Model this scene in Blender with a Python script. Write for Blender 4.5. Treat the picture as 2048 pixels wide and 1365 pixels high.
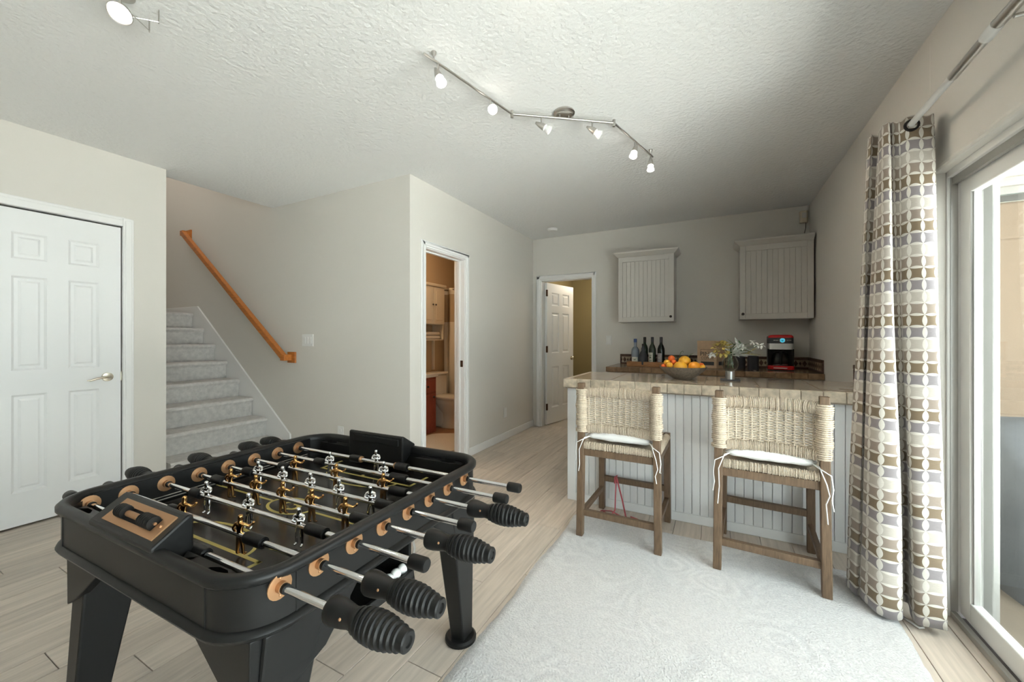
import bpy, bmesh, math, random
from mathutils import Vector, Matrix
random.seed(7)
S = bpy.context.scene
for o in list(bpy.data.objects): bpy.data.objects.remove(o)
COL = S.collection
PI = math.pi
# ------------------------------------------------------------------ camera
F_PX, CX, Y0, CAMH = 784.0, 1024.0, 677.0, 1.21
YAW = math.atan2(407, 784)
cam = bpy.data.cameras.new('camera'); camo = bpy.data.objects.new('camera', cam); COL.objects.link(camo)
cam.sensor_width = 36.0; cam.lens = F_PX / 2048 * 36.0
cam.shift_y = (Y0 - 682.5) / 2048 
cam.clip_start = 0.02
camo.location = (0, 0, CAMH); camo.rotation_euler = (PI / 2, 0, YAW)
S.camera = camo
# ------------------------------------------------------------------ world, sun, exposure
S.view_settings.view_transform = 'Standard'; S.view_settings.look = 'None'
S.view_settings.gamma = 1.0; S.view_settings.use_curve_mapping = False
S.view_settings.exposure = 0.88
W = bpy.data.worlds.new('sky'); S.world = W; W.use_nodes = True
bg = W.node_tree.nodes['Background']; bg.inputs[0].default_value = (0.91, 0.96, 1.0, 1); bg.inputs[1].default_value = 4.0
sun = bpy.data.lights.new('sun', 'SUN'); sun.energy = 60.0; sun.angle = math.radians(0.6); sun.color = (1.0, 0.985, 0.97)
suno = bpy.data.objects.new('sun', sun); COL.objects.link(suno); suno.rotation_euler = (math.radians(8), math.radians(-22), 0)   # high sun from over the house roof: it lights the garden, none enters

# room planes (metres, camera stands over the origin, +Y runs along the glazed wall)
XL, XB, XR, YS, YB, H = -3.93, -2.24, 0.85, 2.485, 4.95, 2.57
YF = -2.3            # wall behind the camera
FW = Vector((-math.sin(YAW), math.cos(YAW), 0)); RT = Vector((math.cos(YAW), math.sin(YAW), 0))
def ray(u, v): return FW * F_PX + RT * (u - CX) + Vector((0, 0, Y0 - v))
def onz(u, v, z): d = ray(u, v); return Vector((0, 0, CAMH)) + d * ((z - CAMH) / d.z)
def onx(u, v, x): d = ray(u, v); return Vector((0, 0, CAMH)) + d * (x / d.x)
def ony(u, v, y): d = ray(u, v); return Vector((0, 0, CAMH)) + d * (y / d.y)

# ------------------------------------------------------------------ materials
MATS = {}
def nn(nt, t, **kw):
    n = nt.nodes.new(t)
    for k, v in kw.items():
        if k.startswith('i_'): n.inputs[k[2:].replace('_', ' ')].default_value = v
        else: setattr(n, k, v)
    return n
def mat(name, col, rough=0.5, metal=0.0, spec=0.5, noise=None, bump=None, trans=0.0, ior=1.45, emit=None, rnd=0.0, coat=0.0, sheen=0.0):
    """noise=(scale, amount, stretch xyz)  bump=(scale, strength, distance)"""
    m = bpy.data.materials.new(name); m.use_nodes = True; nt = m.node_tree
    b = nt.nodes['Principled BSDF']; L = nt.links.new
    c = (*col, 1) if len(col) == 3 else col
    b.inputs['Base Color'].default_value = c
    b.inputs['Roughness'].default_value = rough; b.inputs['Metallic'].default_value = metal
    b.inputs['Specular IOR Level'].default_value = spec; b.inputs['IOR'].default_value = ior
    b.inputs['Transmission Weight'].default_value = trans; b.inputs['Coat Weight'].default_value = coat
    b.inputs['Sheen Weight'].default_value = sheen
    if emit: b.inputs['Emission Color'].default_value = (*emit[0], 1); b.inputs['Emission Strength'].default_value = emit[1]
    tc = nn(nt, 'ShaderNodeTexCoord')
    last = None
    if noise:
        mp = nn(nt, 'ShaderNodeMapping'); mp.inputs['Scale'].default_value = noise[2] if len(noise) > 2 else (1, 1, 1)
        L(tc.outputs['Object'], mp.inputs['Vector'])
        nz = nn(nt, 'ShaderNodeTexNoise'); nz.inputs['Scale'].default_value = noise[0]; nz.inputs['Detail'].default_value = 5
        L(mp.outputs[0], nz.inputs['Vector'])
        if rnd:
            oi = nn(nt, 'ShaderNodeObjectInfo'); vm = nn(nt, 'ShaderNodeVectorMath', operation='SCALE'); vm.inputs['Scale'].default_value = 37.0
            cv = nn(nt, 'ShaderNodeCombineXYZ'); L(oi.outputs['Random'], cv.inputs[0]); L(oi.outputs['Random'], cv.inputs[2])
            L(cv.outputs[0], vm.inputs[0]); va = nn(nt, 'ShaderNodeVectorMath', operation='ADD'); L(mp.outputs[0], va.inputs[0]); L(vm.outputs[0], va.inputs[1]); L(va.outputs[0], nz.inputs['Vector'])
        rp = nn(nt, 'ShaderNodeMapRange'); rp.inputs['From Min'].default_value = 0.3; rp.inputs['From Max'].default_value = 0.7
        rp.inputs['To Min'].default_value = 1 - noise[1]; rp.inputs['To Max'].default_value = 1 + noise[1]
        L(nz.outputs[0], rp.inputs['Value']); last = rp.outputs[0]
    if rnd:
        oi = nn(nt, 'ShaderNodeObjectInfo'); r2 = nn(nt, 'ShaderNodeMapRange')
        r2.inputs['To Min'].default_value = 1 - rnd; r2.inputs['To Max'].default_value = 1 + rnd
        L(oi.outputs['Random'], r2.inputs['Value'])
        if last: mu = nn(nt, 'ShaderNodeMath', operation='MULTIPLY'); L(last, mu.inputs[0]); L(r2.outputs[0], mu.inputs[1]); last = mu.outputs[0]
        else: last = r2.outputs[0]
    if last:
        vs = nn(nt, 'ShaderNodeVectorMath', operation='SCALE'); vs.inputs[0].default_value = c[:3]
        L(last, vs.inputs['Scale']); L(vs.outputs[0], b.inputs['Base Color'])
    if bump:
        n2 = nn(nt, 'ShaderNodeTexNoise'); n2.inputs['Scale'].default_value = bump[0]; n2.inputs['Detail'].default_value = 4
        L(tc.outputs['Object'], n2.inputs['Vector'])
        bp = nn(nt, 'ShaderNodeBump'); bp.inputs['Strength'].default_value = bump[1]; bp.inputs['Distance'].default_value = bump[2]
        L(n2.outputs[0], bp.inputs['Height']); L(bp.outputs[0], b.inputs['Normal'])
    MATS[name] = m
    return m
def lin(r, g, b):
    f = lambda c: ((c / 255 + 0.055) / 1.055) ** 2.4 if c > 10 else c / 255 / 12.92
    return (f(r), f(g), f(b))

m_wall = mat('wall_paint', (0.70, 0.668, 0.62), 0.85, bump=(140, 0.12, 0.004))
m_backwall = m_wall
m_ceil = mat('ceiling_texture', (0.82, 0.815, 0.805), 0.9, bump=(46, 0.6, 0.012))
m_trim = mat('trim_white', (0.84, 0.83, 0.82), 0.4)
m_door = mat('door_white', (0.83, 0.83, 0.83), 0.42)
m_plank = mat('plank_oak', (0.56, 0.485, 0.415), 0.42, noise=(6, 0.15, (9, 0.6, 1)), rnd=0.10, bump=(90, 0.05, 0.002))
m_under = mat('floor_joint', (0.16, 0.12, 0.09), 0.8)
m_carpet = mat('stair_carpet', (0.70, 0.67, 0.64), 0.95, noise=(28, 0.13), bump=(420, 0.8, 0.006), sheen=0.2)
m_oak = mat('rail_oak', lin(186, 112, 48), 0.38, noise=(14, 0.18, (0.6, 6, 6)))
m_nickel = mat('brushed_nickel', (0.55, 0.53, 0.50), 0.28, 1.0)
m_satin = mat('satin_brass_nickel', (0.72, 0.66, 0.55), 0.25, 1.0)
m_chrome = mat('chrome', (0.86, 0.86, 0.87), 0.08, 1.0)
m_gold = mat('bronze_gold', (0.60, 0.33, 0.12), 0.16, 1.0)
m_copper = mat('copper_plate', (0.46, 0.26, 0.135), 0.42, 0.75)
m_black = mat('table_black', (0.0095, 0.0095, 0.0095), 0.36, spec=0.32)
m_blackm = mat('black_plastic', (0.007, 0.007, 0.007), 0.40, spec=0.32)
m_field = mat('pitch_black', (0.010, 0.0095, 0.009), 0.24, spec=0.5)
m_line = mat('pitch_line_gold', (0.42, 0.34, 0.09), 0.4)
m_void = mat('dark_hole', (0.003, 0.003, 0.003), 0.7)
m_ball = mat('ball_white', (0.80, 0.80, 0.78), 0.3)
m_stool = mat('stool_wood', (0.135, 0.085, 0.050), 0.5, noise=(20, 0.3, (8, 8, 0.8)))
m_raffia = mat('raffia', (0.54, 0.455, 0.355), 0.75, noise=(160, 0.22), bump=(300, 0.4, 0.002))
m_cush = mat('cushion_white', (0.78, 0.77, 0.76), 0.85, bump=(30, 0.35, 0.01))
m_pink = mat('pink_ribbon', (0.50, 0.10, 0.12), 0.6)
m_bead = mat('beadboard_white', (0.74, 0.74, 0.74), 0.45)
m_cab = mat('cabinet_white', (0.60, 0.57, 0.53), 0.45)
m_knob = mat('knob_dark', (0.06, 0.05, 0.045), 0.35, 0.8)
m_trav = mat('travertine_edge', (0.52, 0.44, 0.34), 0.35, noise=(26, 0.28), rnd=0.09, bump=(60, 0.25, 0.004))
m_travtop = mat('travertine_top', (0.42, 0.345, 0.265), 0.14, noise=(11, 0.18), rnd=0.07, spec=0.6)
m_travdk = mat('brown_tile', (0.26, 0.165, 0.095), 0.2, noise=(22, 0.28), rnd=0.10, spec=0.6)
m_grout = mat('grout', (0.30, 0.25, 0.20), 0.9)
m_spl = mat('splash_brown', (0.085, 0.042, 0.028), 0.4, noise=(40, 0.25))
m_splc = mat('splash_cream', (0.40, 0.32, 0.23), 0.4, noise=(60, 0.15), rnd=0.12)
m_red = mat('appliance_red', (0.50, 0.012, 0.014), 0.22, coat=0.4)
m_steel = mat('steel_band', (0.55, 0.55, 0.55), 0.3, 1.0)
m_kraft = mat('kraft_paper', (0.58, 0.40, 0.26), 0.8, noise=(30, 0.06))
m_ink = mat('dark_ink', (0.035, 0.032, 0.03), 0.7)
m_cyan = mat('display_cyan', (0.02, 0.25, 0.35), 0.4, emit=((0.05, 0.5, 0.7), 0.5))
m_tray = mat('tray_wood', (0.36, 0.165, 0.065), 0.45, noise=(18, 0.25, (1, 7, 7)))
m_gdark = mat('glass_dark', (0.012, 0.018, 0.014), 0.08, spec=0.6)
m_ggreen = mat('glass_green', (0.020, 0.035, 0.015), 0.08, spec=0.6)
m_gblue = mat('glass_bluish', (0.32, 0.36, 0.42), 0.08, spec=0.6, trans=0.35)
m_paper = mat('label_paper', (0.62, 0.60, 0.52), 0.7, noise=(45, 0.15))
m_bluecap = mat('blue_cap', (0.03, 0.07, 0.22), 0.35)
m_redblob = mat('label_red', (0.22, 0.03, 0.02), 0.5)
m_orange = mat('orange_peel', (0.80, 0.30, 0.015), 0.42, noise=(9, 0.12), bump=(160, 0.2, 0.002))
m_yorange = mat('yellow_orange_peel', (0.80, 0.40, 0.03), 0.42, noise=(9, 0.14), bump=(160, 0.2, 0.002))
m_redor = mat('red_orange_peel', (0.72, 0.13, 0.02), 0.4, noise=(12, 0.12), bump=(160, 0.2, 0.002))
m_leafg = mat('leaf_green', (0.055, 0.11, 0.035), 0.5)
m_leafs = mat('leaf_silver', (0.50, 0.52, 0.47), 0.6)
m_petal = mat('petal_olive_yellow', (0.40, 0.30, 0.07), 0.65)
m_white = mat('petal_white', (0.75, 0.73, 0.68), 0.6)
m_bowl = mat('bowl_grey_wood', (0.21, 0.175, 0.14), 0.55, noise=(14, 0.3, (5, 5, 1)))
m_can = mat('canister_charcoal', (0.045, 0.047, 0.055), 0.5)
m_vinyl = mat('vinyl_white', (0.78, 0.77, 0.75), 0.35)
m_alum = mat('track_aluminium', (0.44, 0.43, 0.41), 0.35, 0.7)
m_bronze = mat('track_dark', (0.07, 0.06, 0.05), 0.45, 0.4)
m_rodw = mat('rod_white', (0.68, 0.67, 0.65), 0.3)
m_grom = mat('grommet_dark', (0.035, 0.03, 0.03), 0.3, 0.6)
m_bath = mat('bath_wall_tan', (0.50, 0.36, 0.22), 0.8)
m_bathfl = mat('bath_floor_wood', (0.30, 0.14, 0.06), 0.4, noise=(6, 0.2, (9, 1, 1)))
m_cherry = mat('vanity_cherry', (0.30, 0.075, 0.045), 0.4, noise=(8, 0.15, (6, 6, 1)))
m_porc = mat('porcelain', (0.72, 0.68, 0.60), 0.12)
m_bcab = mat('bath_cabinet_cream', (0.66, 0.58, 0.45), 0.5)
m_fab = mat('shower_curtain_cream', (0.66, 0.60, 0.50), 0.85)
m_fab2 = mat('shower_curtain_tan', (0.42, 0.32, 0.21), 0.85)
m_matf = mat('bath_mat', (0.68, 0.62, 0.53), 0.95, bump=(120, 0.8, 0.01))
m_olive = mat('hall_olive', (0.30, 0.245, 0.125), 0.85)
m_hcarp = mat('hall_carpet', (0.58, 0.52, 0.45), 0.95, bump=(200, 0.6, 0.005))
m_plast = mat('plastic_white', (0.80, 0.79, 0.77), 0.35)
m_stucco = mat('stucco_beige', (0.27, 0.205, 0.15), 0.9, bump=(120, 0.3, 0.006))
m_slat = mat('patio_white', (0.50, 0.48, 0.45), 0.6)
m_conc = mat('patio_concrete', (0.47, 0.465, 0.46), 0.85, noise=(5, 0.1))
m_cover = mat('furniture_cover_grey', (0.11, 0.115, 0.125), 0.8, noise=(5, 0.15), bump=(9, 0.4, 0.03))
m_teal = mat('teal_tarp', (0.10, 0.52, 0.45), 0.6)
m_fence = mat('fence_grey', (0.26, 0.25, 0.26), 0.8)
m_bush = mat('foliage', (0.07, 0.115, 0.03), 0.7, noise=(3, 0.3))
m_trunk = mat('bark', (0.10, 0.07, 0.05), 0.9)
m_bulb = mat('lit_bulb', (1, 1, 1), 0.3, emit=((1.0, 0.94, 0.85), 3.5))
m_bulboff = mat('bulb_glass', (0.75, 0.75, 0.74), 0.12, emit=((1.0, 0.95, 0.88), 0.10))  # slight glow added to bulbs that are off
m_hinge = mat('hinge_bronze', (0.10, 0.055, 0.035), 0.4, 0.7)

def glass_mat(name, tint=(0.93, 0.97, 0.95)):
    m = bpy.data.materials.new(name); m.use_nodes = True; nt = m.node_tree; nt.nodes.clear()
    o = nn(nt, 'ShaderNodeOutputMaterial'); mx = nn(nt, 'ShaderNodeMixShader'); t = nn(nt, 'ShaderNodeBsdfTransparent'); g = nn(nt, 'ShaderNodeBsdfGlossy')
    lw = nn(nt, 'ShaderNodeLayerWeight'); pw = nn(nt, 'ShaderNodeMath', operation='POWER'); pw.inputs[1].default_value = 5.0; nt.links.new(lw.outputs['Facing'], pw.inputs[0])
    fr = nn(nt, 'ShaderNodeMath', operation='MULTIPLY_ADD'); fr.inputs[1].default_value = 0.9; fr.inputs[2].default_value = 0.03; nt.links.new(pw.outputs[0], fr.inputs[0])
    t.inputs[0].default_value = (*tint, 1); g.inputs['Roughness'].default_value = 0.02
    nt.links.new(fr.outputs[0], mx.inputs[0]); nt.links.new(t.outputs[0], mx.inputs[1]); nt.links.new(g.outputs[0], mx.inputs[2]); nt.links.new(mx.outputs[0], o.inputs[0])
    return m
m_glass = glass_mat('window_glass')
m_vglass = glass_mat('vase_glass', (0.95, 0.95, 0.93))
m_cglass = glass_mat('carafe_glass', (0.50, 0.50, 0.50))

def rug_mat():
    m = bpy.data.materials.new('rug_wool'); m.use_nodes = True; nt = m.node_tree; L = nt.links.new; b = nt.nodes['Principled BSDF']
    b.inputs['Roughness'].default_value = 0.95; b.inputs['Sheen Weight'].default_value = 0.3
    tc = nn(nt, 'ShaderNodeTexCoord')
    n0 = nn(nt, 'ShaderNodeTexNoise'); n0.inputs['Scale'].default_value = 2.2; n0.inputs['Detail'].default_value = 2; L(tc.outputs['Object'], n0.inputs['Vector'])
    sc = nn(nt, 'ShaderNodeVectorMath', operation='SCALE'); sc.inputs['Scale'].default_value = 0.3; L(n0.outputs['Color'], sc.inputs[0])
    ad = nn(nt, 'ShaderNodeVectorMath', operation='ADD'); L(tc.outputs['Object'], ad.inputs[0]); L(sc.outputs[0], ad.inputs[1])
    vo = nn(nt, 'ShaderNodeTexVoronoi'); vo.inputs['Scale'].default_value = 4.6; L(ad.outputs[0], vo.inputs['Vector'])
    ml = nn(nt, 'ShaderNodeMath', operation='MULTIPLY'); ml.inputs[1].default_value = 30; L(vo.outputs['Distance'], ml.inputs[0])
    sn = nn(nt, 'ShaderNodeMath', operation='SINE'); L(ml.outputs[0], sn.inputs[0])
    nb = nn(nt, 'ShaderNodeTexNoise'); nb.inputs['Scale'].default_value = 3; L(tc.outputs['Object'], nb.inputs['Vector'])
    rm = nn(nt, 'ShaderNodeMapRange'); rm.inputs['From Min'].default_value = 0.4; rm.inputs['From Max'].default_value = 0.65; L(nb.outputs[0], rm.inputs['Value'])
    mm = nn(nt, 'ShaderNodeMath', operation='MULTIPLY'); L(sn.outputs[0], mm.inputs[0]); L(rm.outputs[0], mm.inputs[1])
    nf = nn(nt, 'ShaderNodeTexNoise'); nf.inputs['Scale'].default_value = 130; nf.inputs['Detail'].default_value = 3; L(tc.outputs['Object'], nf.inputs['Vector'])
    a2 = nn(nt, 'ShaderNodeMath', operation='MULTIPLY_ADD'); a2.inputs[1].default_value = 0.10; a2.inputs[2].default_value = 0.0; L(mm.outputs[0], a2.inputs[0])
    a3 = nn(nt, 'ShaderNodeMath', operation='MULTIPLY_ADD'); a3.inputs[1].default_value = 0.75; L(nf.outputs[0], a3.inputs[0]); L(a2.outputs[0], a3.inputs[2])
    cr = nn(nt, 'ShaderNodeValToRGB'); cr.color_ramp.elements[0].position = 0.1; cr.color_ramp.elements[1].position = 0.7
    cr.color_ramp.elements[0].color = (0.46, 0.455, 0.47, 1); cr.color_ramp.elements[1].color = (0.74, 0.73, 0.72, 1)
    L(a3.outputs[0], cr.inputs[0]); L(cr.outputs[0], b.inputs['Base Color'])
    bp = nn(nt, 'ShaderNodeBump'); bp.inputs['Strength'].default_value = 0.7; bp.inputs['Distance'].default_value = 0.012; L(a3.outputs[0], bp.inputs['Height']); L(bp.outputs[0], b.inputs['Normal'])
    return m
m_rug = rug_mat()

def curtain_mat():
    """interlocking-petal weave on a square cell grid, rows banded in four colours (UV is in cells)"""
    m = bpy.data.materials.new('curtain_weave'); m.use_nodes = True; nt = m.node_tree; L = nt.links.new; b = nt.nodes['Principled BSDF']
    b.inputs['Roughness'].default_value = 0.7; b.inputs['Sheen Weight'].default_value = 0.25
    tc = nn(nt, 'ShaderNodeTexCoord'); sp = nn(nt, 'ShaderNodeSeparateXYZ'); L(tc.outputs['UV'], sp.inputs[0])
    def M(op, a, b2=None, c=None):
        n = nn(nt, 'ShaderNodeMath', operation=op)
        for i, v in enumerate((a, b2, c)):
            if v is None: continue
            if isinstance(v, (int, float)): n.inputs[i].default_value = v
            else: L(v, n.inputs[i])
        return n.outputs[0]
    u, v = sp.outputs[0], sp.outputs[1]
    du = M('ABSOLUTE', M('SUBTRACT', M('FRACT', u), 0.5)); dv = M('ABSOLUTE', M('SUBTRACT', M('FRACT', v), 0.5))
    # circles of radius .707 centred on cell centres of the neighbours give lens petals along every cell edge
    def lens(a, c, d):   # a: distance from edge line (0 at the edge), c: along the edge -.5...5
        return M('LESS_THAN', M('ADD', M('POWER', M('ADD', a, d), 2), M('POWER', c, 2)), d * d + 0.25)
    eu = M('SUBTRACT', 0.5, du); ev = M('SUBTRACT', 0.5, dv)
    petal = M('MAXIMUM', lens(eu, dv, 0.62), lens(ev, du, 1.0))
    row = M('MODULO', M('FLOOR', v), 4.0)
    cr = nn(nt, 'ShaderNodeValToRGB'); cr.color_ramp.interpolation = 'CONSTANT'
    L(M('DIVIDE', M('ADD', row, 0.5), 4.0), cr.inputs[0])
    e = cr.color_ramp.elements
    cols = [lin(140, 126, 114), lin(116, 99, 77), lin(131, 124, 126), lin(176, 168, 158)]
    e[0].position = 0.0; e[0].color = (*cols[0], 1); e[1].position = 0.25; e[1].color = (*cols[1], 1)
    for p, c in ((0.5, cols[2]), (0.75, cols[3])): x = e.new(p); x.color = (*c, 1)
    nz = nn(nt, 'ShaderNodeTexNoise'); nz.inputs['Scale'].default_value = 9; mp = nn(nt, 'ShaderNodeMapping'); mp.inputs['Scale'].default_value = (0.4, 9, 1)
    L(tc.outputs['UV'], mp.inputs[0]); L(mp.outputs[0], nz.inputs['Vector'])
    mx = nn(nt, 'ShaderNodeMix', data_type='RGBA'); mx.inputs['B'].default_value = (*lin(204, 199, 190), 1); L(petal, mx.inputs['Factor']); L(cr.outputs[0], mx.inputs['A'])
    rp = nn(nt, 'ShaderNodeMapRange'); rp.inputs['To Min'].default_value = 0.72; rp.inputs['To Max'].default_value = 1.28; L(nz.outputs[0], rp.inputs['Value'])
    vs = nn(nt, 'ShaderNodeVectorMath', operation='SCALE'); L(mx.outputs['Result'], vs.inputs[0]); L(rp.outputs[0], vs.inputs['Scale'])
    L(vs.outputs[0], b.inputs['Base Color'])
    bp = nn(nt, 'ShaderNodeBump'); bp.inputs['Strength'].default_value = 0.35; bp.inputs['Distance'].default_value = 0.004; L(petal, bp.inputs['Height']); L(bp.outputs[0], b.inputs['Normal'])
    return m
m_curt = curtain_mat()

# ------------------------------------------------------------------ mesh helpers
class MB:
    def __init__(s): s.v = []; s.f = []
    def add(s, vs, fs):
        n = len(s.v); s.v += [tuple(p) for p in vs]; s.f += [tuple(i + n for i in f) for f in fs]; return s
    def box(s, x0, x1, y0, y1, z0, z1):
        return s.add([(x0, y0, z0), (x1, y0, z0), (x1, y1, z0), (x0, y1, z0), (x0, y0, z1), (x1, y0, z1), (x1, y1, z1), (x0, y1, z1)],
                     [(0, 3, 2, 1), (4, 5, 6, 7), (0, 1, 5, 4), (1, 2, 6, 5), (2, 3, 7, 6), (3, 0, 4, 7)])
    def hexa(s, lo, hi):      # two quads (4 points each, same winding) joined
        return s.add(list(lo) + list(hi), [(0, 3, 2, 1), (4, 5, 6, 7), (0, 1, 5, 4), (1, 2, 6, 5), (2, 3, 7, 6), (3, 0, 4, 7)])
    def prism(s, pts, lo, hi, axis='z'):
        mk = {'z': lambda p, t: (p[0], p[1], t), 'y': lambda p, t: (p[0], t, p[1]), 'x': lambda p, t: (t, p[0], p[1])}[axis]
        n = len(pts)
        return s.add([mk(p, lo) for p in pts] + [mk(p, hi) for p in pts],
                     [tuple(range(n))[::-1], tuple(range(n, 2 * n))] + [(i, (i + 1) % n, n + (i + 1) % n, n + i) for i in range(n)])
    def tube(s, pts, r, n=8, cap=True, flat=None):
        pts = [Vector(p) for p in pts]; rs = r if isinstance(r, (list, tuple)) else [r] * len(pts)
        vs = []; up = None
        for i, p in enumerate(pts):
            t = (pts[min(i + 1, len(pts) - 1)] - pts[max(i - 1, 0)]).normalized()
            if up is None:
                up = Vector((0, 0, 1)) if abs(t.z) < 0.9 else Vector((1, 0, 0))
            a = t.cross(up).normalized(); b2 = a.cross(t).normalized(); up = b2
            for k in range(n):
                an = 2 * PI * k / n
                vs.append(p + (a * math.cos(an) + b2 * math.sin(an) * (flat or 1)) * rs[i])
        fs = []
        for i in range(len(pts) - 1):
            for k in range(n): fs.append((i * n + k, i * n + (k + 1) % n, (i + 1) * n + (k + 1) % n, (i + 1) * n + k))
        if cap: fs.append(tuple(range(n))[::-1]); fs.append(tuple(range((len(pts) - 1) * n, len(pts) * n)))
        return s.add(vs, fs)
    def lathe(s, prof, n=24, c=(0, 0, 0), axis='z', sx=1.0, sy=1.0):
        vs = []; c = Vector(c)
        for r, h in prof:
            for k in range(n):
                a = 2 * PI * k / n; x, y = r * math.cos(a) * sx, r * math.sin(a) * sy
                vs.append(c + {'z': Vector((x, y, h)), 'x': Vector((h, x, y)), 'y': Vector((y, h, x))}[axis])
        fs = []
        for i in range(len(prof) - 1):
            for k in range(n): fs.append((i * n + k, i * n + (k + 1) % n, (i + 1) * n + (k + 1) % n, (i + 1) * n + k))
        ring = prof[0] == prof[-1]
        if prof[0][0] > 1e-5 and not ring: fs.append(tuple(range(n))[::-1])
        if prof[-1][0] > 1e-5 and not ring: fs.append(tuple(range((len(prof) - 1) * n, len(prof) * n)))
        return s.add(vs, fs)
    def sphere(s, c, r, n=16, sz=1.0):
        return s.lathe([(max(1e-6, r * math.sin(PI * i / 10)), -r * sz * math.cos(PI * i / 10)) for i in range(11)], n, c)
    def xform(s, mt): s.v = [tuple(mt @ Vector(p)) for p in s.v]; return s
    def build(s, name, m, parent=None, smooth=None, bevel=0.0, seg=2):
        me = bpy.data.meshes.new(name); me.from_pydata(s.v, [], s.f)
        bm = bmesh.new(); bm.from_mesh(me); bmesh.ops.remove_doubles(bm, verts=bm.verts, dist=1e-6); bmesh.ops.recalc_face_normals(bm, faces=bm.faces); bm.to_mesh(me); bm.free()
        me.materials.append(m)
        if smooth is not None: me.shade_smooth(); me.set_sharp_from_angle(angle=math.radians(smooth))
        o = bpy.data.objects.new(name, me); COL.objects.link(o)
        if parent: o.parent = parent
        if bevel:
            b = o.modifiers.new('bevel', 'BEVEL'); b.width = bevel; b.segments = seg; b.limit_method = 'ANGLE'; b.angle_limit = math.radians(40)
        return o
def tag(o, label, cat, group=None):
    o['label'] = label; o['category'] = cat
    if group: o['group'] = group
    return o
def struct(o): o['kind'] = 'structure'; return o
def thing(name, label, cat, loc=(0, 0, 0), rz=0.0, group=None):
    o = bpy.data.objects.new(name, None); COL.objects.link(o); o.location = loc; o.rotation_euler = (0, 0, rz); o.empty_display_size = 0.1
    return tag(o, label, cat, group)
def inst(src, name, parent, loc=(0, 0, 0), rot=(0, 0, 0), scale=(1, 1, 1)):
    o = bpy.data.objects.new(name, src.data if hasattr(src, 'data') else src); COL.objects.link(o)
    if parent: o.parent = parent
    o.location = loc; o.rotation_euler = rot; o.scale = scale
    if hasattr(src, 'modifiers'):
        for md in src.modifiers:
            if md.type == 'BEVEL':
                b = o.modifiers.new('bevel', 'BEVEL'); b.width = md.width; b.segments = md.segments; b.limit_method = 'ANGLE'; b.angle_limit = md.angle_limit
    return o
def copy_tree(o, parent=None):
    c = o.copy(); COL.objects.link(c); c.parent = parent
    for ch in list(o.children): copy_tree(ch, c)
    return c
def text_mesh(txt, size, name, m, parent, mt, depth=0.0006):
    cu = bpy.data.curves.new(name, 'FONT'); cu.body = txt; cu.size = size; cu.extrude = depth; cu.align_x = 'CENTER'
    t = bpy.data.objects.new('tmp_text', cu); COL.objects.link(t); bpy.context.view_layer.update()
    me = bpy.data.meshes.new_from_object(t.evaluated_get(bpy.context.evaluated_depsgraph_get()))
    bpy.data.objects.remove(t); me.materials.clear(); me.materials.append(m); me.name = name
    me.transform(mt); o = bpy.data.objects.new(name, me); COL.objects.link(o); o.parent = parent
    return o
def lamp(name, kind, loc, energy, col=(1, 1, 1), size=0.1, parent=None, **kw):
    l = bpy.data.lights.new(name, kind); l.energy = energy; l.color = col
    if kind == 'AREA': l.size = size
    else: l.shadow_soft_size = size
    for k, v in kw.items(): setattr(l, k, v)
    o = bpy.data.objects.new(name, l); COL.objects.link(o); o.location = loc
    if parent: o.parent = parent
    return o

# ================================================================== STRUCTURE
# ---- floor with planks laid along Y
PW, PLN = 0.158, 1.22
fl = MB().box(XL - 0.2, 0.87, YF, YB + 0.12, -0.06, -0.008).build('floor', m_under); struct(fl)
plank_me = MB().box(-PW / 2 + 0.0012, PW / 2 - 0.0012, -PLN / 2 + 0.0015, PLN / 2 - 0.0015, -0.009, 0.0).build('plank', m_plank, fl, bevel=0.0012, seg=1)
first = True
x = 0.712 + PW / 2; row = 0
while x > XL - 0.2:
    off = (row * 0.437) % 1.0 * PLN
    y = YF + off - PLN / 2
    while y - PLN / 2 < YB + 0.12:
        y0, y1 = max(y - PLN / 2, YF), min(y + PLN / 2, YB + 0.12)
        if y1 - y0 > 0.02 and y1 > -0.3 and not (x < XB - 0.12 and y0 > 2.6):
            if y1 - y0 > PLN - 1e-3:
                if first: o = plank_me; first = False; o.location = (x, y, 0)
                else: o = inst(plank_me, 'plank', fl, (x, y, 0))
            else:
                o = inst(plank_me, 'plank', fl, (x, (y0 + y1) / 2, 0), scale=(1, (y1 - y0) / PLN, 1))
        y += PLN
    x -= PW; row += 1
struct(MB().box(XL - 0.3, XR + 0.3, YF, -0.2, -0.012, -0.001).build('trim_1', m_plank))   # floor covering behind the camera

# ---- walls
def wall(name, boxes, m=m_wall, bevel=0.0):
    b = MB()
    for q in boxes: b.box(*q)
    return struct(b.build(name, m, bevel=bevel, seg=3))
TH = 0.18
D1A, D1B, D1H = 0.622, 1.252, 2.037            # closed door in the left wall
wall('wall_left', [(XL - TH, XL, YF, D1A - 0.02, 0, H), (XL - TH, XL, D1A - 0.02, D1B + 0.02, D1H + 0.02, H), (XL - TH, XL, D1B + 0.02, 1.52, 0, H), (XL - TH - 0.02, XL - TH, D1A - 0.1, D1B + 0.1, -0.01, D1H + 0.1)])  # last box: unseen panel added behind the door to block leaking sky light
wall('wall_stair', [(-7.0, XB - 0.12, YS, YS + 0.12, -0.01, 5.0), (XB - 0.12, XB, YS, YS + 0.12, -0.01, H)])
BA, BB, BH = 2.672, 3.29, 2.005
wall('wall_bath', [(XB - 0.12, XB, YS + 0.12, BA, -0.01, H), (XB - 0.12, XB, BA, BB, BH, H), (XB - 0.12, XB, BB, YB + 0.12, -0.01, H)])
HA, HB_, HH = -2.125, -1.405, 2.0
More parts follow.
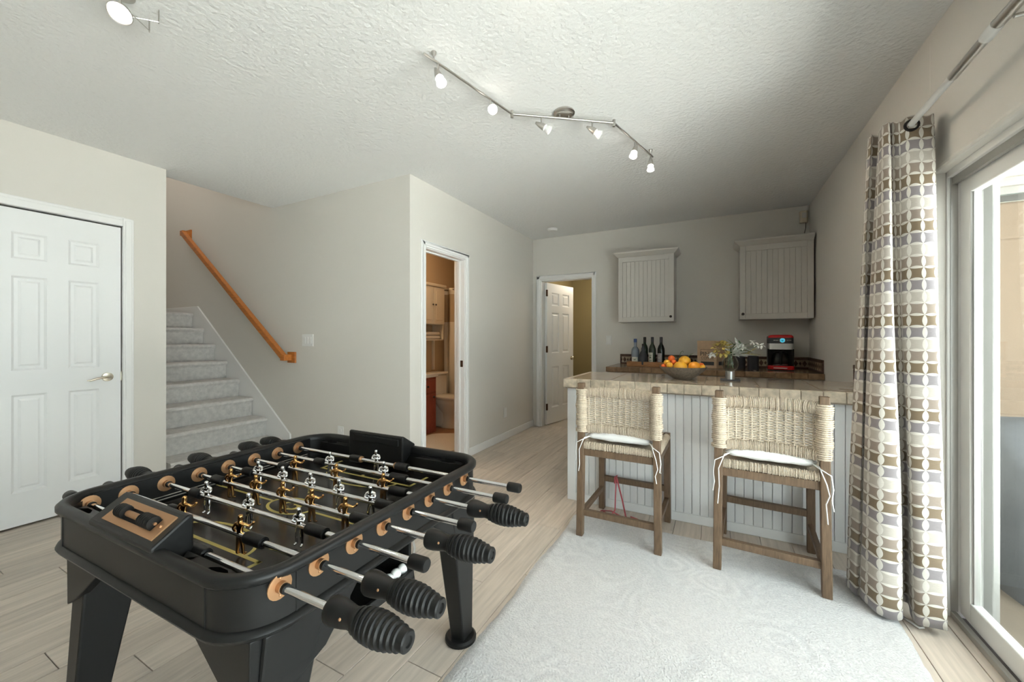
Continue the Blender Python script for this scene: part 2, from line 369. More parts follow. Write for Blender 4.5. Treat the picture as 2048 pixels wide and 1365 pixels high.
wall('wall_back', [(XB - 0.0, HA, YB, YB + 0.12, -0.01, H), (HA, HB_, YB, YB + 0.12, HH, H), (HB_, XR + 0.2, YB, YB + 0.12, -0.01, H)])
GY0, GY1, GH = -1.5, 2.40, 1.935               # glazed opening in the right wall
wall('wall_right', [(XR, XR + 0.2, GY1, YB + 0.06, -0.05, H + 0.06), (XR, XR + 0.2, YF - 0.06, GY0, -0.05, H + 0.06), (XR, XR + 0.2, GY0 - 0.02, GY1 + 0.02, GH, H + 0.06)], bevel=0.018)
wall('wall_front', [(XL - TH, XR + 0.2, YF - 0.15, YF, -0.05, H)])
wall('wall_stairwell', [(-7.0, XL - TH, 1.40, 1.52, 0, 5.0), (-7.12, -7.0, 1.4, YS + 0.12, 0, 5.0), (XL - TH, XL - TH + 0.1, 1.40, YS, H + 0.1, 5.0)])
ce = MB().box(XL - TH, XR + 0.2, YF - 0.15, YB + 0.12, H, H + 0.1).build('ceiling', m_ceil); struct(ce)
struct(MB().box(-7.1, XL - TH + 0.1, 1.4, YS + 0.12, 5.0, 5.1).build('ceiling_stairwell', m_ceil))

# ---- baseboards
def bb(name, x0, x1, y0, y1, along):
    b = MB().box(x0, x1, y0, y1, 0, 0.085)
    o = b.build(name, m_trim, bevel=0.006); return struct(o)
bb('baseboard_bath', XB, XB + 0.014, BB + 0.06, YB, 'y')
bb('baseboard_left', XL, XL + 0.014, D1B + 0.08, 1.52, 'y')
bb('baseboard_left_end', XL - TH, XL + 0.014, 1.52, 1.534, 'x')
bb('baseboard_stair', -3.80, XB, YS - 0.014, YS, 'x')
bb('baseboard_right', XR - 0.014, XR, 2.42, 2.82, 'y')

# ---- six panel door builder: local x 0..w, z 0..h, thickness centred on y
def panel_door(name, w, h, cols, rows, m=m_door, t=0.035):
    """cols=[(x0,x1)..], rows=[(z0,z1)..] openings"""
    xs = [0] + [c for p in cols for c in p] + [w]; zs = [0] + [c for p in rows for c in p] + [h]
    b = MB()
    for i in range(0, len(xs), 2): b.box(xs[i], xs[i + 1], -t / 2, t / 2, 0, h)
    for c in cols:
        for j in range(0, len(zs), 2): b.box(c[0], c[1], -t / 2, t / 2, zs[j], zs[j + 1])
    d = b.build(name, m)
    for c in cols:
        for r in rows:
            p = MB(); e = 0.028; q = 0.012
            for sgn in (-1, 1):
                yo, yi = sgn * (t / 2 - 0.011), sgn * (t / 2 - 0.003)
                p.add([(c[0], sgn * t / 2, r[0]), (c[1], sgn * t / 2, r[0]), (c[1], sgn * t / 2, r[1]), (c[0], sgn * t / 2, r[1]),
                       (c[0] + q, yo, r[0] + q), (c[1] - q, yo, r[0] + q), (c[1] - q, yo, r[1] - q), (c[0] + q, yo, r[1] - q),
                       (c[0] + e, yo, r[0] + e), (c[1] - e, yo, r[0] + e), (c[1] - e, yo, r[1] - e), (c[0] + e, yo, r[1] - e),
                       (c[0] + e + 0.012, yi, r[0] + e + 0.012), (c[1] - e - 0.012, yi, r[0] + e + 0.012), (c[1] - e - 0.012, yi, r[1] - e - 0.012), (c[0] + e + 0.012, yi, r[1] - e - 0.012)],
                      [f for k in (0, 4, 8) for f in [(k + i, k + (i + 1) % 4, k + 4 + (i + 1) % 4, k + 4 + i) for i in range(4)]] + [(12, 13, 14, 15)])
            p.build('panel', m, d)
    return struct(d)
def casing(name, pts, m=m_trim):
    return struct(pts.build(name, m, bevel=0.006))
# left door
d1 = panel_door('door_1', D1B - D1A, D1H - 0.015, [(0.117, 0.267), (0.364, 0.514)], [(0.21, 0.835), (0.99, 1.595), (1.705, 1.875)])
d1.location = (XL - 0.030, D1A, 0.013); d1.rotation_euler = (0, 0, PI / 2)
hd = MB().lathe([(0.001, 0.03), (0.030, 0.028), (0.033, 0.018), (0.033, 0.0175)], 20, (0.558, 0, 0.915), 'y')
hd.v = [(p[0], -p[1], p[2]) for p in hd.v]
hd.tube([(0.558, -0.03, 0.915), (0.558, -0.062, 0.915), (0.535, -0.070, 0.917), (0.49, -0.068, 0.910), (0.455, -0.066, 0.898), (0.44, -0.066, 0.900)], [0.011, 0.011, 0.010, 0.008, 0.007, 0.003], 10)
hd.build('lever_handle', m_satin, d1, smooth=50)
MB().box(D1B - D1A - 0.002, D1B - D1A + 0.003, -0.024, 0.0, 0.88, 0.95).build('latch_plate', m_satin, d1)
c = MB()
for (y0, y1, z0, z1) in ((D1A - 0.065, D1A - 0.006, 0, D1H + 0.07), (D1B + 0.006, D1B + 0.068, 0, D1H + 0.07), (D1A - 0.006, D1B + 0.006, D1H + 0.008, D1H + 0.07)):
    c.box(XL - 0.02, XL + 0.014, y0, y1, z0, z1)
    c.box(XL, XL + 0.020, y0 + 0.012 if z1 - z0 > 1 else y0, y1 - 0.012 if z1 - z0 > 1 else y1, z0, z1 - 0.015)
casing('trim_2', c)
# bathroom doorway casing and jambs
c = MB()
for X0, X1 in ((XB, XB + 0.014), (XB - 0.134, XB - 0.12)):
    c.box(X0, X1, BA - 0.055, BA + 0.004, 0, BH + 0.055); c.box(X0, X1, BB - 0.004, BB + 0.055, 0, BH + 0.055); c.box(X0, X1, BA, BB, BH - 0.004, BH + 0.055)
c.box(XB, XB + 0.020, BA - 0.040, BA - 0.012, 0, BH + 0.040); c.box(XB, XB + 0.020, BB + 0.012, BB + 0.040, 0, BH + 0.040); c.box(XB, XB + 0.020, BA - 0.04, BB + 0.04, BH + 0.012, BH + 0.040)
c.box(XB - 0.122, XB + 0.002, BA - 0.002, BA + 0.012, 0, BH); c.box(XB - 0.122, XB + 0.002, BB - 0.012, BB + 0.002, 0, BH); c.box(XB - 0.122, XB + 0.002, BA, BB, BH - 0.012, BH + 0.002)
c.box(XB - 0.085, XB - 0.05, BB - 0.024, BB - 0.01, 0, BH); c.box(XB - 0.085, XB - 0.05, BA, BB, BH - 0.024, BH - 0.01)
bt = casing('trim_3', c)
MB().box(XB - 0.05, XB - 0.02, BB - 0.0135, BB - 0.0115, 0.92, 0.985).build('strike_plate', m_hinge, bt)
# back doorway casing
c = MB()
for Y_0, Y_1 in ((YB - 0.014, YB), (YB + 0.12, YB + 0.134)):
    c.box(HA - 0.062, HA + 0.004, Y_0, Y_1, 0, HH + 0.062); c.box(HB_ - 0.004, HB_ + 0.05, Y_0, Y_1, 0, HH + 0.062); c.box(HA, HB_, Y_0, Y_1, HH - 0.004, HH + 0.062)
c.box(HA - 0.05, HA - 0.012, YB - 0.020, YB, 0, HH + 0.05); c.box(HB_ + 0.012, HB_ + 0.04, YB - 0.020, YB, 0, HH + 0.05); c.box(HA - 0.05, HB_ + 0.04, YB - 0.020, YB, HH + 0.012, HH + 0.05)
c.box(HA - 0.002, HA + 0.012, YB - 0.002, YB + 0.122, 0, HH); c.box(HB_ - 0.012, HB_ + 0.002, YB - 0.002, YB + 0.122, 0, HH); c.box(HA, HB_, YB - 0.002, YB + 0.122, HH - 0.012, HH + 0.002)
casing('trim_4', c)
d2 = panel_door('door_2', 0.705, 1.97, [(0.12, 0.31), (0.40, 0.585)], [(0.22, 0.80), (0.99, 1.56), (1.66, 1.84)])
d2.location = (HA + 0.035, YB + 0.10, 0.012); d2.rotation_euler = (0, 0, math.radians(78))
for z in (0.2, 1.0, 1.78):
    MB().box(-0.02, 0.014, -0.024, -0.012, z, z + 0.09).tube([(-0.008, -0.026, z), (-0.008, -0.026, z + 0.09)], 0.008, 8).build('hinge', m_hinge, d2)
k = MB().lathe([(0.001, -0.068), (0.02, -0.064), (0.027, -0.052), (0.022, -0.040), (0.010, -0.034), (0.010, -0.024), (0.026, -0.0215), (0.026, -0.0175)], 16, (0.645, 0, 0.90), 'y').build('door_knob', m_satin, d2, smooth=40)

# ---- staircase (carpeted), rising towards -X along the stair wall
st = thing('staircase', 'grey carpeted staircase rising along the wall below the wooden handrail', 'staircase', (0, 0, 0))
RISE, RUN = 0.19, 0.2515
for k in range(1, 9):
    xn = -3.918 - RUN * (k - 1); zt = RISE * k
    y0, y1 = 1.535, YS - 0.021
    if k == 1: y0 = 1.545
    prof = []
    xb = xn - RUN - 0.03 if k < 8 else -6.99
    b = MB()
    pts = [(xb, 0.0), (xn - 0.028, 0.0), (xn - 0.024, zt - 0.06), (xn - 0.012, zt - 0.045), (xn + 0.004, zt - 0.028), (xn + 0.004, zt - 0.012), (xn - 0.008, zt), (xb, zt)]
    b.prism(pts, y0, y1, 'y')
    b.build('step', m_carpet, st, smooth=40)
sk = MB().prism([(-3.80, 0.0), (-3.80, 0.245), (-3.84, 0.272), (-5.60, 1.60), (-7.0, 1.60), (-7.0, 1.0), (-5.6, 1.0), (-4.2, 0.0)], YS - 0.018, YS, 'y')
struct(sk.build('trim_5', m_trim, bevel=0.003))
# ---- handrail
hr = thing('handrail', 'honey oak handrail sloping down the stair wall', 'handrail', (0, 0, 0))
pa, pb = Vector((-5.80, YS - 0.075, 2.50)), Vector((-3.80, YS - 0.075, 1.018))
d = (pb - pa).normalized(); nrm = Vector((-d.z, 0, d.x)); 
if nrm.z < 0: nrm = -nrm
def railsec(p): return [p + Vector((0, -0.024, 0)) - nrm * 0.03, p + Vector((0, 0.024, 0)) - nrm * 0.03, p + Vector((0, 0.024, 0)) + nrm * 0.03, p + Vector((0, -0.024, 0)) + nrm * 0.03]
MB().hexa(railsec(pa), railsec(pb)).build('rail', m_oak, hr, bevel=0.008, seg=3)
for p, w in ((pb, 1), (pa, -1)):
    MB().box(p.x - 0.035, p.x + 0.03, p.y - 0.02, YS - 0.014, p.z - 0.03, p.z + 0.03).build('rail_return', m_oak, hr, bevel=0.004)
    MB().box(p.x - 0.06 + 0.02 * w, p.x + 0.06 + 0.02 * w, YS - 0.016, YS + 0.001, p.z - 0.055, p.z + 0.055).build('rosette', m_oak, hr, bevel=0.003)

# ---- switch plates, outlets
def plate(name, c, w, h, axis, n, label, cat):
    t = thing(name, label, cat, c)
    sx = (lambda a, b2, c2, d2, e, f: MB().box(a, b2, c2, d2, e, f)) if axis == 'y' else (lambda a, b2, c2, d2, e, f: MB().box(-d2, -c2, a, b2, e, f))
    sx(-w / 2, w / 2, -0.006, 0.0, -h / 2, h / 2).build('cover_plate', m_plast, t, bevel=0.002)
    for i in range(n):
        xx = (i - (n - 1) / 2) * 0.045
        if cat == 'outlet':
            for zz in (-0.022, 0.022): sx(xx - 0.014, xx + 0.014, -0.009, -0.006, zz - 0.014, zz + 0.014).build('socket', m_plast, t)
        else: sx(xx - 0.016, xx + 0.016, -0.011, -0.006, -0.033, 0.033).build('rocker', m_plast, t, bevel=0.002)
    return t
plate('light_switch', (-3.54, YS, 1.19), 0.165, 0.118, 'y', 3, 'white triple rocker switch plate beside the handrail end', 'light switch')
plate('wall_outlet', (-3.07, YS, 0.34), 0.075, 0.115, 'y', 1, 'white outlet low on the stair wall behind the foosball table', 'outlet')
plate('wall_outlet', (XB, 4.133, 0.32), 0.072, 0.115, 'x', 1, 'white outlet low on the wall between the two doorways', 'outlet')
plate('light_switch', (-1.192, YB, 1.185), 0.072, 0.115, 'y', 1, 'white single switch between back doorway and wall cabinet', 'light switch')
# smoke detector on ceiling
t = thing('smoke_detector', 'small round white detector on the ceiling before the back doorway', 'detector', (-1.797, 4.553, H))
MB().lathe([(0.062, 0.0), (0.062, -0.018), (0.05, -0.03), (0.001, -0.032)], 24).build('housing', m_plast, t, smooth=40)
# corner motion sensor with cable
t = thing('motion_sensor', 'beige corner motion sensor above the right wall cabinet', 'sensor', (0.80, YB - 0.02, 2.455))
MB().prism([(-0.035, 0.02), (0.035, 0.02), (0.035, -0.015), (0.02, -0.03), (-0.02, -0.03), (-0.035, -0.015)], -0.065, 0.055).build('housing', m_bcab, t, bevel=0.006)
MB().box(-0.018, 0.018, -0.034, -0.029, -0.02, 0.03).build('lens', m_cab, t, bevel=0.003)
MB().tube([(0.02, 0.01, -0.06), (0.018, 0.012, -0.12), (0.008, 0.014, -0.17), (0.01, 0.012, -0.23)], 0.003, 6).build('cable', m_knob, t)

# ---- hall behind the back doorway
struct(MB().box(-2.36, -0.3, YB + 0.1, 7.6, -0.06, -0.001).build('floor_hall', m_hcarp))
for nm, q in (('wall_hall_right', (-0.95, -0.83, YB + 0.12, 7.0, 0, 2.5)), ('wall_hall_left', (-2.48, -2.36, YB + 0.12, 7.0, 0, 2.5)), ('wall_hall_end', (-2.48, -0.83, 7.0, 7.12, 0, 2.5))): wall(nm, [q], m_olive)
struct(MB().box(-2.48, -0.83, YB + 0.12, 7.12, 2.30, 2.4).build('ceiling_hall', m_ceil))
t = thing('hall_ceiling_light', 'lit round ceiling light in the hall beyond the back doorway', 'ceiling light', (-1.50, 6.1, 2.30))
MB().lathe([(0.14, 0.0), (0.14, -0.02), (0.10, -0.06), (0.001, -0.075)], 24).build('shade', mat('shade_lit', (1, 1, 1), 0.4, emit=((1, 0.9, 0.75), 3.0)), t, smooth=50)
lamp('stairwell_fill', 'POINT', (-5.6, 1.9, 4.4), 13, (1, 0.95, 0.88), 0.2)  # added fill light to brighten the stairwell, no fixture hangs there
lamp('hall_lamp', 'POINT', (-1.5, 6.1, 2.1), 9, (1, 0.88, 0.7), 0.1)

# ---- bathroom
bx0 = -3.62
struct(MB().box(bx0 - 0.1, XB - 0.05, YS + 0.1, 5.6, -0.06, -0.001).build('floor_bath', m_bathfl))
for nm, q in (('wall_bathroom_side', (bx0 - 0.1, bx0, YS + 0.12, 5.6, 0, H)), ('wall_bathroom_far', (bx0, XB - 0.12, 5.5, 5.6, 0, H)), ('wall_bathroom_near', (bx0, XB - 0.12, YS + 0.1201, YS + 0.126, 0, H)), ('wall_bathroom_door', (XB - 0.126, XB - 0.1201, BB + 0.06, 5.5, 0, H))): wall(nm, [q], m_bath)
struct(MB().box(bx0 - 0.1, XB - 0.12, YS + 0.12, 5.6, H - 0.02, H + 0.1).build('ceiling_bath', m_ceil))
lamp('bath_lamp', 'POINT', (-3.2, 3.5, 2.15), 11, (1.0, 0.74, 0.45), 0.12)
# vanity
t = thing('bathroom_vanity', 'cherry wood bathroom vanity with pale top beside the toilet', 'vanity', (bx0 + 0.022, 3.35, 0))
MB().box(0.02, 0.37, -0.72, 0.72, 0.0, 0.71).build('body', m_cherry, t)
MB().box(0.0, 0.40, -0.74, 0.74, 0.71, 0.76).build('top', m_porc, t, bevel=0.008)
for i, (y0, y1) in enumerate(((0.36, 0.69), (0.0, 0.33), (-0.36, -0.03))):
    dr = MB().box(0.37, 0.388, y0, y1, 0.06, 0.50).box(0.388, 0.394, y0 + 0.05, y1 - 0.05, 0.11, 0.45).build('cabinet_door', m_cherry, t, bevel=0.004)
    dw = MB().box(0.37, 0.388, y0, y1, 0.53, 0.68).build('drawer', m_cherry, t, bevel=0.004)
    MB().sphere((0.405, y1 - 0.05, 0.46), 0.014, 10).build('knob', m_knob, dr, smooth=60); MB().sphere((0.405, (y0 + y1) / 2, 0.6), 0.014, 10).build('knob', m_knob, dw, smooth=60)
# toilet facing +X
t = thing('toilet', 'white porcelain toilet in the bathroom under the wall cabinet', 'toilet', (bx0, 4.37, 0))
MB().box(0.02, 0.20, -0.20, 0.20, 0.36, 0.70).build('tank', m_porc, t, bevel=0.025, seg=3)
MB().box(0.01, 0.215, -0.21, 0.21, 0.70, 0.735).build('tank_lid', m_porc, t, bevel=0.01)
MB().lathe([(0.11, 0.0), (0.115, 0.02), (0.095, 0.10), (0.105, 0.2), (0.16, 0.32), (0.185, 0.38), (0.18, 0.395), (0.13, 0.395)], 28, (0.40, 0, 0), sx=1.35).build('bowl', m_porc, t, smooth=50)
MB().box(0.06, 0.36, -0.1, 0.1, 0.0, 0.36).build('pedestal', m_porc, t, bevel=0.03, seg=3)
MB().lathe([(0.19, 0.395), (0.198, 0.405), (0.195, 0.425), (0.001, 0.435)], 28, (0.40, 0, 0), sx=1.32).build('seat_lid', m_porc, t, smooth=50)
MB().tube([(0.208, -0.15, 0.65), (0.225, -0.15, 0.65), (0.228, -0.10, 0.645)], 0.007, 6).build('flush_lever', m_chrome, t)
# over-toilet cabinet
t = thing('bathroom_cabinet', 'cream two door cabinet hung over the toilet', 'cabinet', (bx0, 4.26, 1.40))
MB().box(0.0, 0.19, -0.24, 0.24, 0.0, 0.52).build('body', m_bcab, t)
MB().box(-0.0, 0.225, -0.265, 0.265, 0.52, 0.56).build('crown', m_bcab, t, bevel=0.01)
for s in (-1, 1):
    dr = MB().box(0.19, 0.208, min(0.004 * s, 0.232 * s), max(0.004 * s, 0.232 * s), 0.01, 0.51).box(0.208, 0.213, min(0.05 * s, 0.19 * s), max(0.05 * s, 0.19 * s), 0.06, 0.46).build('cabinet_door', m_bcab, t, bevel=0.004)
    MB().sphere((0.222, 0.03 * s, 0.27), 0.012, 10).build('knob', m_knob, dr, smooth=60)
MB().box(0.0, 0.19, -0.24, -0.222, -0.22, 0.0).box(0.0, 0.19, 0.222, 0.24, -0.22, 0.0).box(0.0, 0.19, -0.24, 0.24, -0.22, -0.205).build('open_shelf', m_bcab, t)
MB().box(0.0, 0.03, -0.24, -0.21, -0.64, -0.22).build('leg', m_bcab, t); MB().box(0.0, 0.03, 0.21, 0.24, -0.64, -0.22).build('leg', m_bcab, t)
for i in range(2):
    tag(MB().box(bx0 + 0.03, bx0 + 0.18, 4.06, 4.44, 1.196 + i * 0.052, 1.246 + i * 0.052).build('folded_towel', m_matf, bevel=0.02, seg=3), ('lower' if i == 0 else 'upper') + ' folded cream towel on the shelf over the toilet', 'towel', 'towels over the toilet')
# shower curtain, rod, mats
t = thing('shower_rod', 'metal shower curtain rod across the bathroom', 'curtain rod', (0, 0, 0))
MB().tube([(bx0, 4.72, 1.93), (XB - 0.12, 4.72, 1.93)], 0.013, 10).build('tube', m_nickel, t, smooth=60)
MB().lathe([(0.035, 0.0), (0.03, 0.02), (0.014, 0.025)], 16, (bx0, 4.72, 1.93), 'x').build('flange', m_nickel, t, smooth=40)
def wavy(name, m, x0, x1, y, z0, z1, amp, wl, parent=None):
    b = MB(); n = int((x1 - x0) / wl * 10)
    pts = [(x0 + (x1 - x0) * i / n, y + amp * math.sin(2 * PI * (x1 - x0) * i / n / wl)) for i in range(n + 1)]
    b.add([(p[0], p[1], z) for z in (z0, z1) for p in pts] + [(p[0], p[1] + 0.004, z) for z in (z0, z1) for p in pts], [])
    N = n + 1; b.f += [(i, i + 1, N + i + 1, N + i) for i in range(n)] + [(2 * N + i, 3 * N + i, 3 * N + i + 1, 2 * N + i + 1) for i in range(n)]
    return b.build(name, m, parent, smooth=70)
t = thing('shower_curtain', 'cream shower curtain with a tan top band in the bathroom', 'shower curtain', (0, 0, 0))
wavy('curtain_body', m_fab, bx0 + 0.03, -2.7, 4.72, 0.12, 1.45, 0.03, 0.17, t); wavy('top_band', m_fab2, bx0 + 0.03, -2.7, 4.72, 1.45, 1.86, 0.03, 0.17, t); wavy('hem', m_fab, bx0 + 0.03, -2.7, 4.72, 1.86, 1.95, 0.03, 0.17, t)
def blobmat(name, cx, cy, rx, ry, label, z=0.014):
    pts = [(cx + rx * (1 + 0.06 * math.sin(3 * a)) * math.copysign(abs(math.cos(a)) ** 0.6, math.cos(a)), cy + ry * (1 + 0.05 * math.sin(5 * a)) * math.copysign(abs(math.sin(a)) ** 0.6, math.sin(a))) for a in [2 * PI * i / 40 for i in range(40)]]
    return tag(MB().prism(pts, -0.002, z).build(name, m_matf, smooth=40), label, 'bath mat')
blobmat('bath_mat', -2.80, 3.62, 0.34, 0.42, 'cream bath mat inside the bathroom doorway')
# ================================================================== SLIDING GLASS DOOR
wn = MB().box(XR + 0.045, XR + 0.20, GY0, GY1, GH - 0.028, GH + 0.002).box(XR + 0.045, XR + 0.20, GY1 - 0.012, GY1 + 0.002, 0, GH).box(XR + 0.045, XR + 0.2, GY0, GY0 + 0.03, 0, GH)
wn = struct(wn.build('window_1', m_vinyl, bevel=0.003))
MB().box(XR + 0.055, XR + 0.078, GY1 - 0.016, GY1 - 0.012, 0.03, GH - 0.028).build('jamb_channel', m_alum, wn)
MB().box(XR + 0.02, XR + 0.055, GY0, GY1, -0.02, 0.003).build('sill', m_plank, wn)
MB().box(XR + 0.055, XR + 0.075, GY0, GY1, -0.02, 0.028).box(XR + 0.128, XR + 0.135, GY0, GY1, -0.02, 0.025).build('track', m_alum, wn, bevel=0.003)
MB().box(XR + 0.075, XR + 0.2, GY0, GY1, -0.04, 0.006).build('track_bed', m_bronze, wn)
MB().box(XR + 0.06, XR + 0.075, GY0, GY1, GH - 0.06, GH - 0.028).box(XR + 0.13, XR + 0.14, GY0, GY1, GH - 0.06, GH - 0.028).build('head_track', m_alum, wn)
MB().box(XR + 0.075, XR + 0.13, GY1 - 0.10, GY1 - 0.03, GH - 0.055, GH - 0.035).build('guide_block', m_bronze, wn)
def pane(x0, x1, y0, y1, w, z0=0.03, z1=GH - 0.045, m=m_vinyl):
    f = MB().box(x0, x1, y0, y0 + w, z0, z1).box(x0, x1, y1 - w, y1, z0, z1).box(x0, x1, y0 + w, y1 - w, z0, z0 + 0.085).box(x0, x1, y0 + w, y1 - w, z1 - 0.075, z1).build('sash', m, wn, bevel=0.005)
    MB().box((x0 + x1) / 2 - 0.009, (x0 + x1) / 2 + 0.009, y0 + w - 0.004, y0 + w + 0.010, z0 + 0.085, z1 - 0.075).box((x0 + x1) / 2 - 0.009, (x0 + x1) / 2 + 0.009, y1 - w - 0.010, y1 - w + 0.004, z0 + 0.085, z1 - 0.075).build('glazing_bead', m_alum, f)
    MB().box((x0 + x1) / 2 - 0.003, (x0 + x1) / 2 + 0.003, y0 + w, y1 - w, z0 + 0.085, z1 - 0.075).build('glass_pane', m_glass, f)
pane(XR + 0.082, XR + 0.118, 0.46, GY1 - 0.020, 0.072)
pane(XR + 0.145, XR + 0.170, GY0 + 0.03, 0.55, 0.072)
scr = MB().box(XR + 0.150, XR + 0.172, GY1 - 0.085, GY1 - 0.022, 0.03, GH - 0.04).box(XR + 0.150, XR + 0.172, 0.5, 0.56, 0.03, GH - 0.04).build('screen_frame', m_alum, wn, bevel=0.003)
# ================================================================== OUTSIDE (covered patio)
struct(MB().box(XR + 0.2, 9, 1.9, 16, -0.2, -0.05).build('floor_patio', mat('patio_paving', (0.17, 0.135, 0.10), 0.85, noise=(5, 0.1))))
struct(MB().box(XR + 0.2, 9, YF - 2, 1.9, -0.2, -0.05).build('floor_terrace', m_conc))
t = thing('patio_column', 'beige stucco column of the covered patio', 'column', (2.42, 4.80, -0.05))
MB().box(-0.42, 0.42, -0.2, 0.25, 0, 2.06).build('shaft', m_stucco, t, bevel=0.02)
t = thing('patio_beam', 'beige stucco beam under the white patio roof', 'beam', (3.0, 4.82, 2.0))
MB().box(-1.95, 3.0, -0.22, 0.27, 0.0, 0.30).build('beam', m_stucco, t, bevel=0.02)
t = thing('patio_roof', 'white boarded patio roof with cross slats', 'roof', (0, 0, 2.42))
MB().box(XR + 0.2, 7.0, 2.0, 6.3, 0.06, 0.12).build('boarding', m_slat, t)
for i in range(16):
    MB().box(XR + 0.2, 7.0, 2.15 + i * 0.26, 2.19 + i * 0.26, -0.02, 0.06).build('slat', m_slat, t)
t = thing('covered_chair', 'patio chair under a grey fabric cover outside the glass door', 'patio furniture', (1.72, 3.05, -0.05))
b = MB()
ring = []
for z, sx, sy, cy in ((0, 0.46, 0.42, 0), (0.3, 0.45, 0.41, 0), (0.5, 0.44, 0.40, 0.0), (0.62, 0.43, 0.36, 0.04), (0.74, 0.40, 0.22, 0.15), (0.80, 0.34, 0.12, 0.2), (0.82, 0.1, 0.04, 0.2)):
    ring.append([(sx * math.copysign(abs(math.cos(a)) ** 0.45, math.cos(a)) * (1 + 0.02 * math.sin(7 * a)), cy + sy * math.copysign(abs(math.sin(a)) ** 0.45, math.sin(a)), z) for a in [2 * PI * i / 36 for i in range(36)]])
n = 36
b.add([p for r in ring for p in r], [(i * n + k, i * n + (k + 1) % n, (i + 1) * n + (k + 1) % n, (i + 1) * n + k) for i in range(len(ring) - 1) for k in range(n)] + [tuple(range((len(ring) - 1) * n, len(ring) * n))])
b.build('cover', m_cover, t, smooth=60)
tag(MB().box(3.5, 5.6, 9.0, 9.25, -0.05, 0.78).build('garden_wall', m_fence, bevel=0.02), 'grey low garden wall beyond the patio', 'garden wall')
t = thing('garden_tarp', 'teal tarpaulin over a frame beyond the garden wall', 'tarp', (4.75, 9.9, -0.05))
MB().box(-1.0, 1.0, -0.3, 0.3, 0.0, 1.27).build('cover', m_teal, t, bevel=0.06, seg=3)
MB().box(-0.9, -0.84, -0.31, -0.25, 0, 1.1).build('post', m_fence, t); MB().box(0.84, 0.9, -0.31, -0.25, 0, 1.1).build('post', m_fence, t)
def tree(x, y, h, r, label):
    t = thing('garden_tree', label, 'tree', (x, y, -0.05), group='garden trees')
    MB().tube([(0, 0, 0), (0.05, 0, h * 0.4), (0, 0.05, h * 0.75)], [0.1, 0.08, 0.03], 8).build('trunk', m_trunk, t, smooth=60)
    b = MB()
    for i in range(700):
        a, q, rr = random.uniform(0, 2 * PI), random.uniform(-1, 1), r * random.uniform(0.45, 1) 
        s = math.sqrt(1 - q * q); c = Vector((rr * s * math.cos(a), rr * s * math.sin(a), h * 0.68 + rr * q * 1.1))
        u = Vector((random.gauss(0, 1), random.gauss(0, 1), random.gauss(0, 1))).normalized(); w = u.orthogonal().normalized(); L = 0.11
        b.add([c - u * L, c + w * L * 0.5, c + u * L, c - w * L * 0.5], [(0, 1, 2, 3)])
    f = b.build('foliage', m_bush, t); f['kind'] = 'stuff'
tree(5.3, 12.0, 2.6, 1.0, 'leafy green garden tree beyond the teal tarpaulin'); tree(7.6, 14.0, 3.2, 1.2, 'taller leafy garden tree far behind the patio column')

# ================================================================== RUG
b = MB(); nx, ny = 60, 90; x0, x1, y0, y1 = -0.85, 0.69, -0.35, 2.61
vs = []
for j in range(ny + 1):
    for i in range(nx + 1):
        X = x0 + (x1 - x0) * i / nx; Y = y0 + (y1 - y0) * j / ny
        if i in (0, nx): X += 0.006 * math.sin(Y * 9) + random.uniform(-.003, .003)
        if j in (0, ny): Y += 0.006 * math.sin(X * 8) + random.uniform(-.003, .003)
        vs.append((X, Y, 0.013 if 0 < i < nx and 0 < j < ny else 0.0))
b.add(vs, [(j * (nx + 1) + i, j * (nx + 1) + i + 1, (j + 1) * (nx + 1) + i + 1, (j + 1) * (nx + 1) + i) for j in range(ny) for i in range(nx)])
tag(b.build('area_rug', m_rug, smooth=60), 'pale grey wool rug with faint swirling pattern under the stools', 'rug')

# ================================================================== BAR (peninsula)
BZ, BY0, BY1, BX0 = 0.91, 2.765, 3.46, -1.005
t = thing('beadboard_bar', 'white beadboard bar base behind the two stools', 'bar', (0, 0, 0))
MB().box(-0.985, XR - 0.005, 2.832, 3.40, 0.02, 0.838).build('carcass', m_bead, t)
n = 36; w = (XR - 0.005 + 0.925) / n
bd = MB().box(0.0012, w - 0.0012, 2.820, 2.833, 0.055, 0.838).build('bead_board', m_bead, t, bevel=0.0022, seg=1); bd.location.x = -0.925
for i in range(1, n): inst(bd, 'bead_board', t, (-0.925 + i * w, 0, 0))
MB().box(-0.990, -0.925, 2.812, 2.90, 0.0, 0.838).build('corner_post', m_bead, t, bevel=0.003)
n2 = 11; w2_ = 0.5 / n2
for i in range(n2):
    MB().box(-0.992, -0.984, 2.90 + i * w2_ + 0.001, 2.90 + (i + 1) * w2_ - 0.001, 0.055, 0.838).build('bead_board', m_bead, t, bevel=0.003)
MB().box(-0.925, XR - 0.005, 2.812, 2.833, 0.0, 0.058).build('base_rail', m_bead, t, bevel=0.003)
MB().box(-0.995, -0.984, 2.90, 3.40, 0.0, 0.058).build('base_rail', m_bead, t, bevel=0.003)

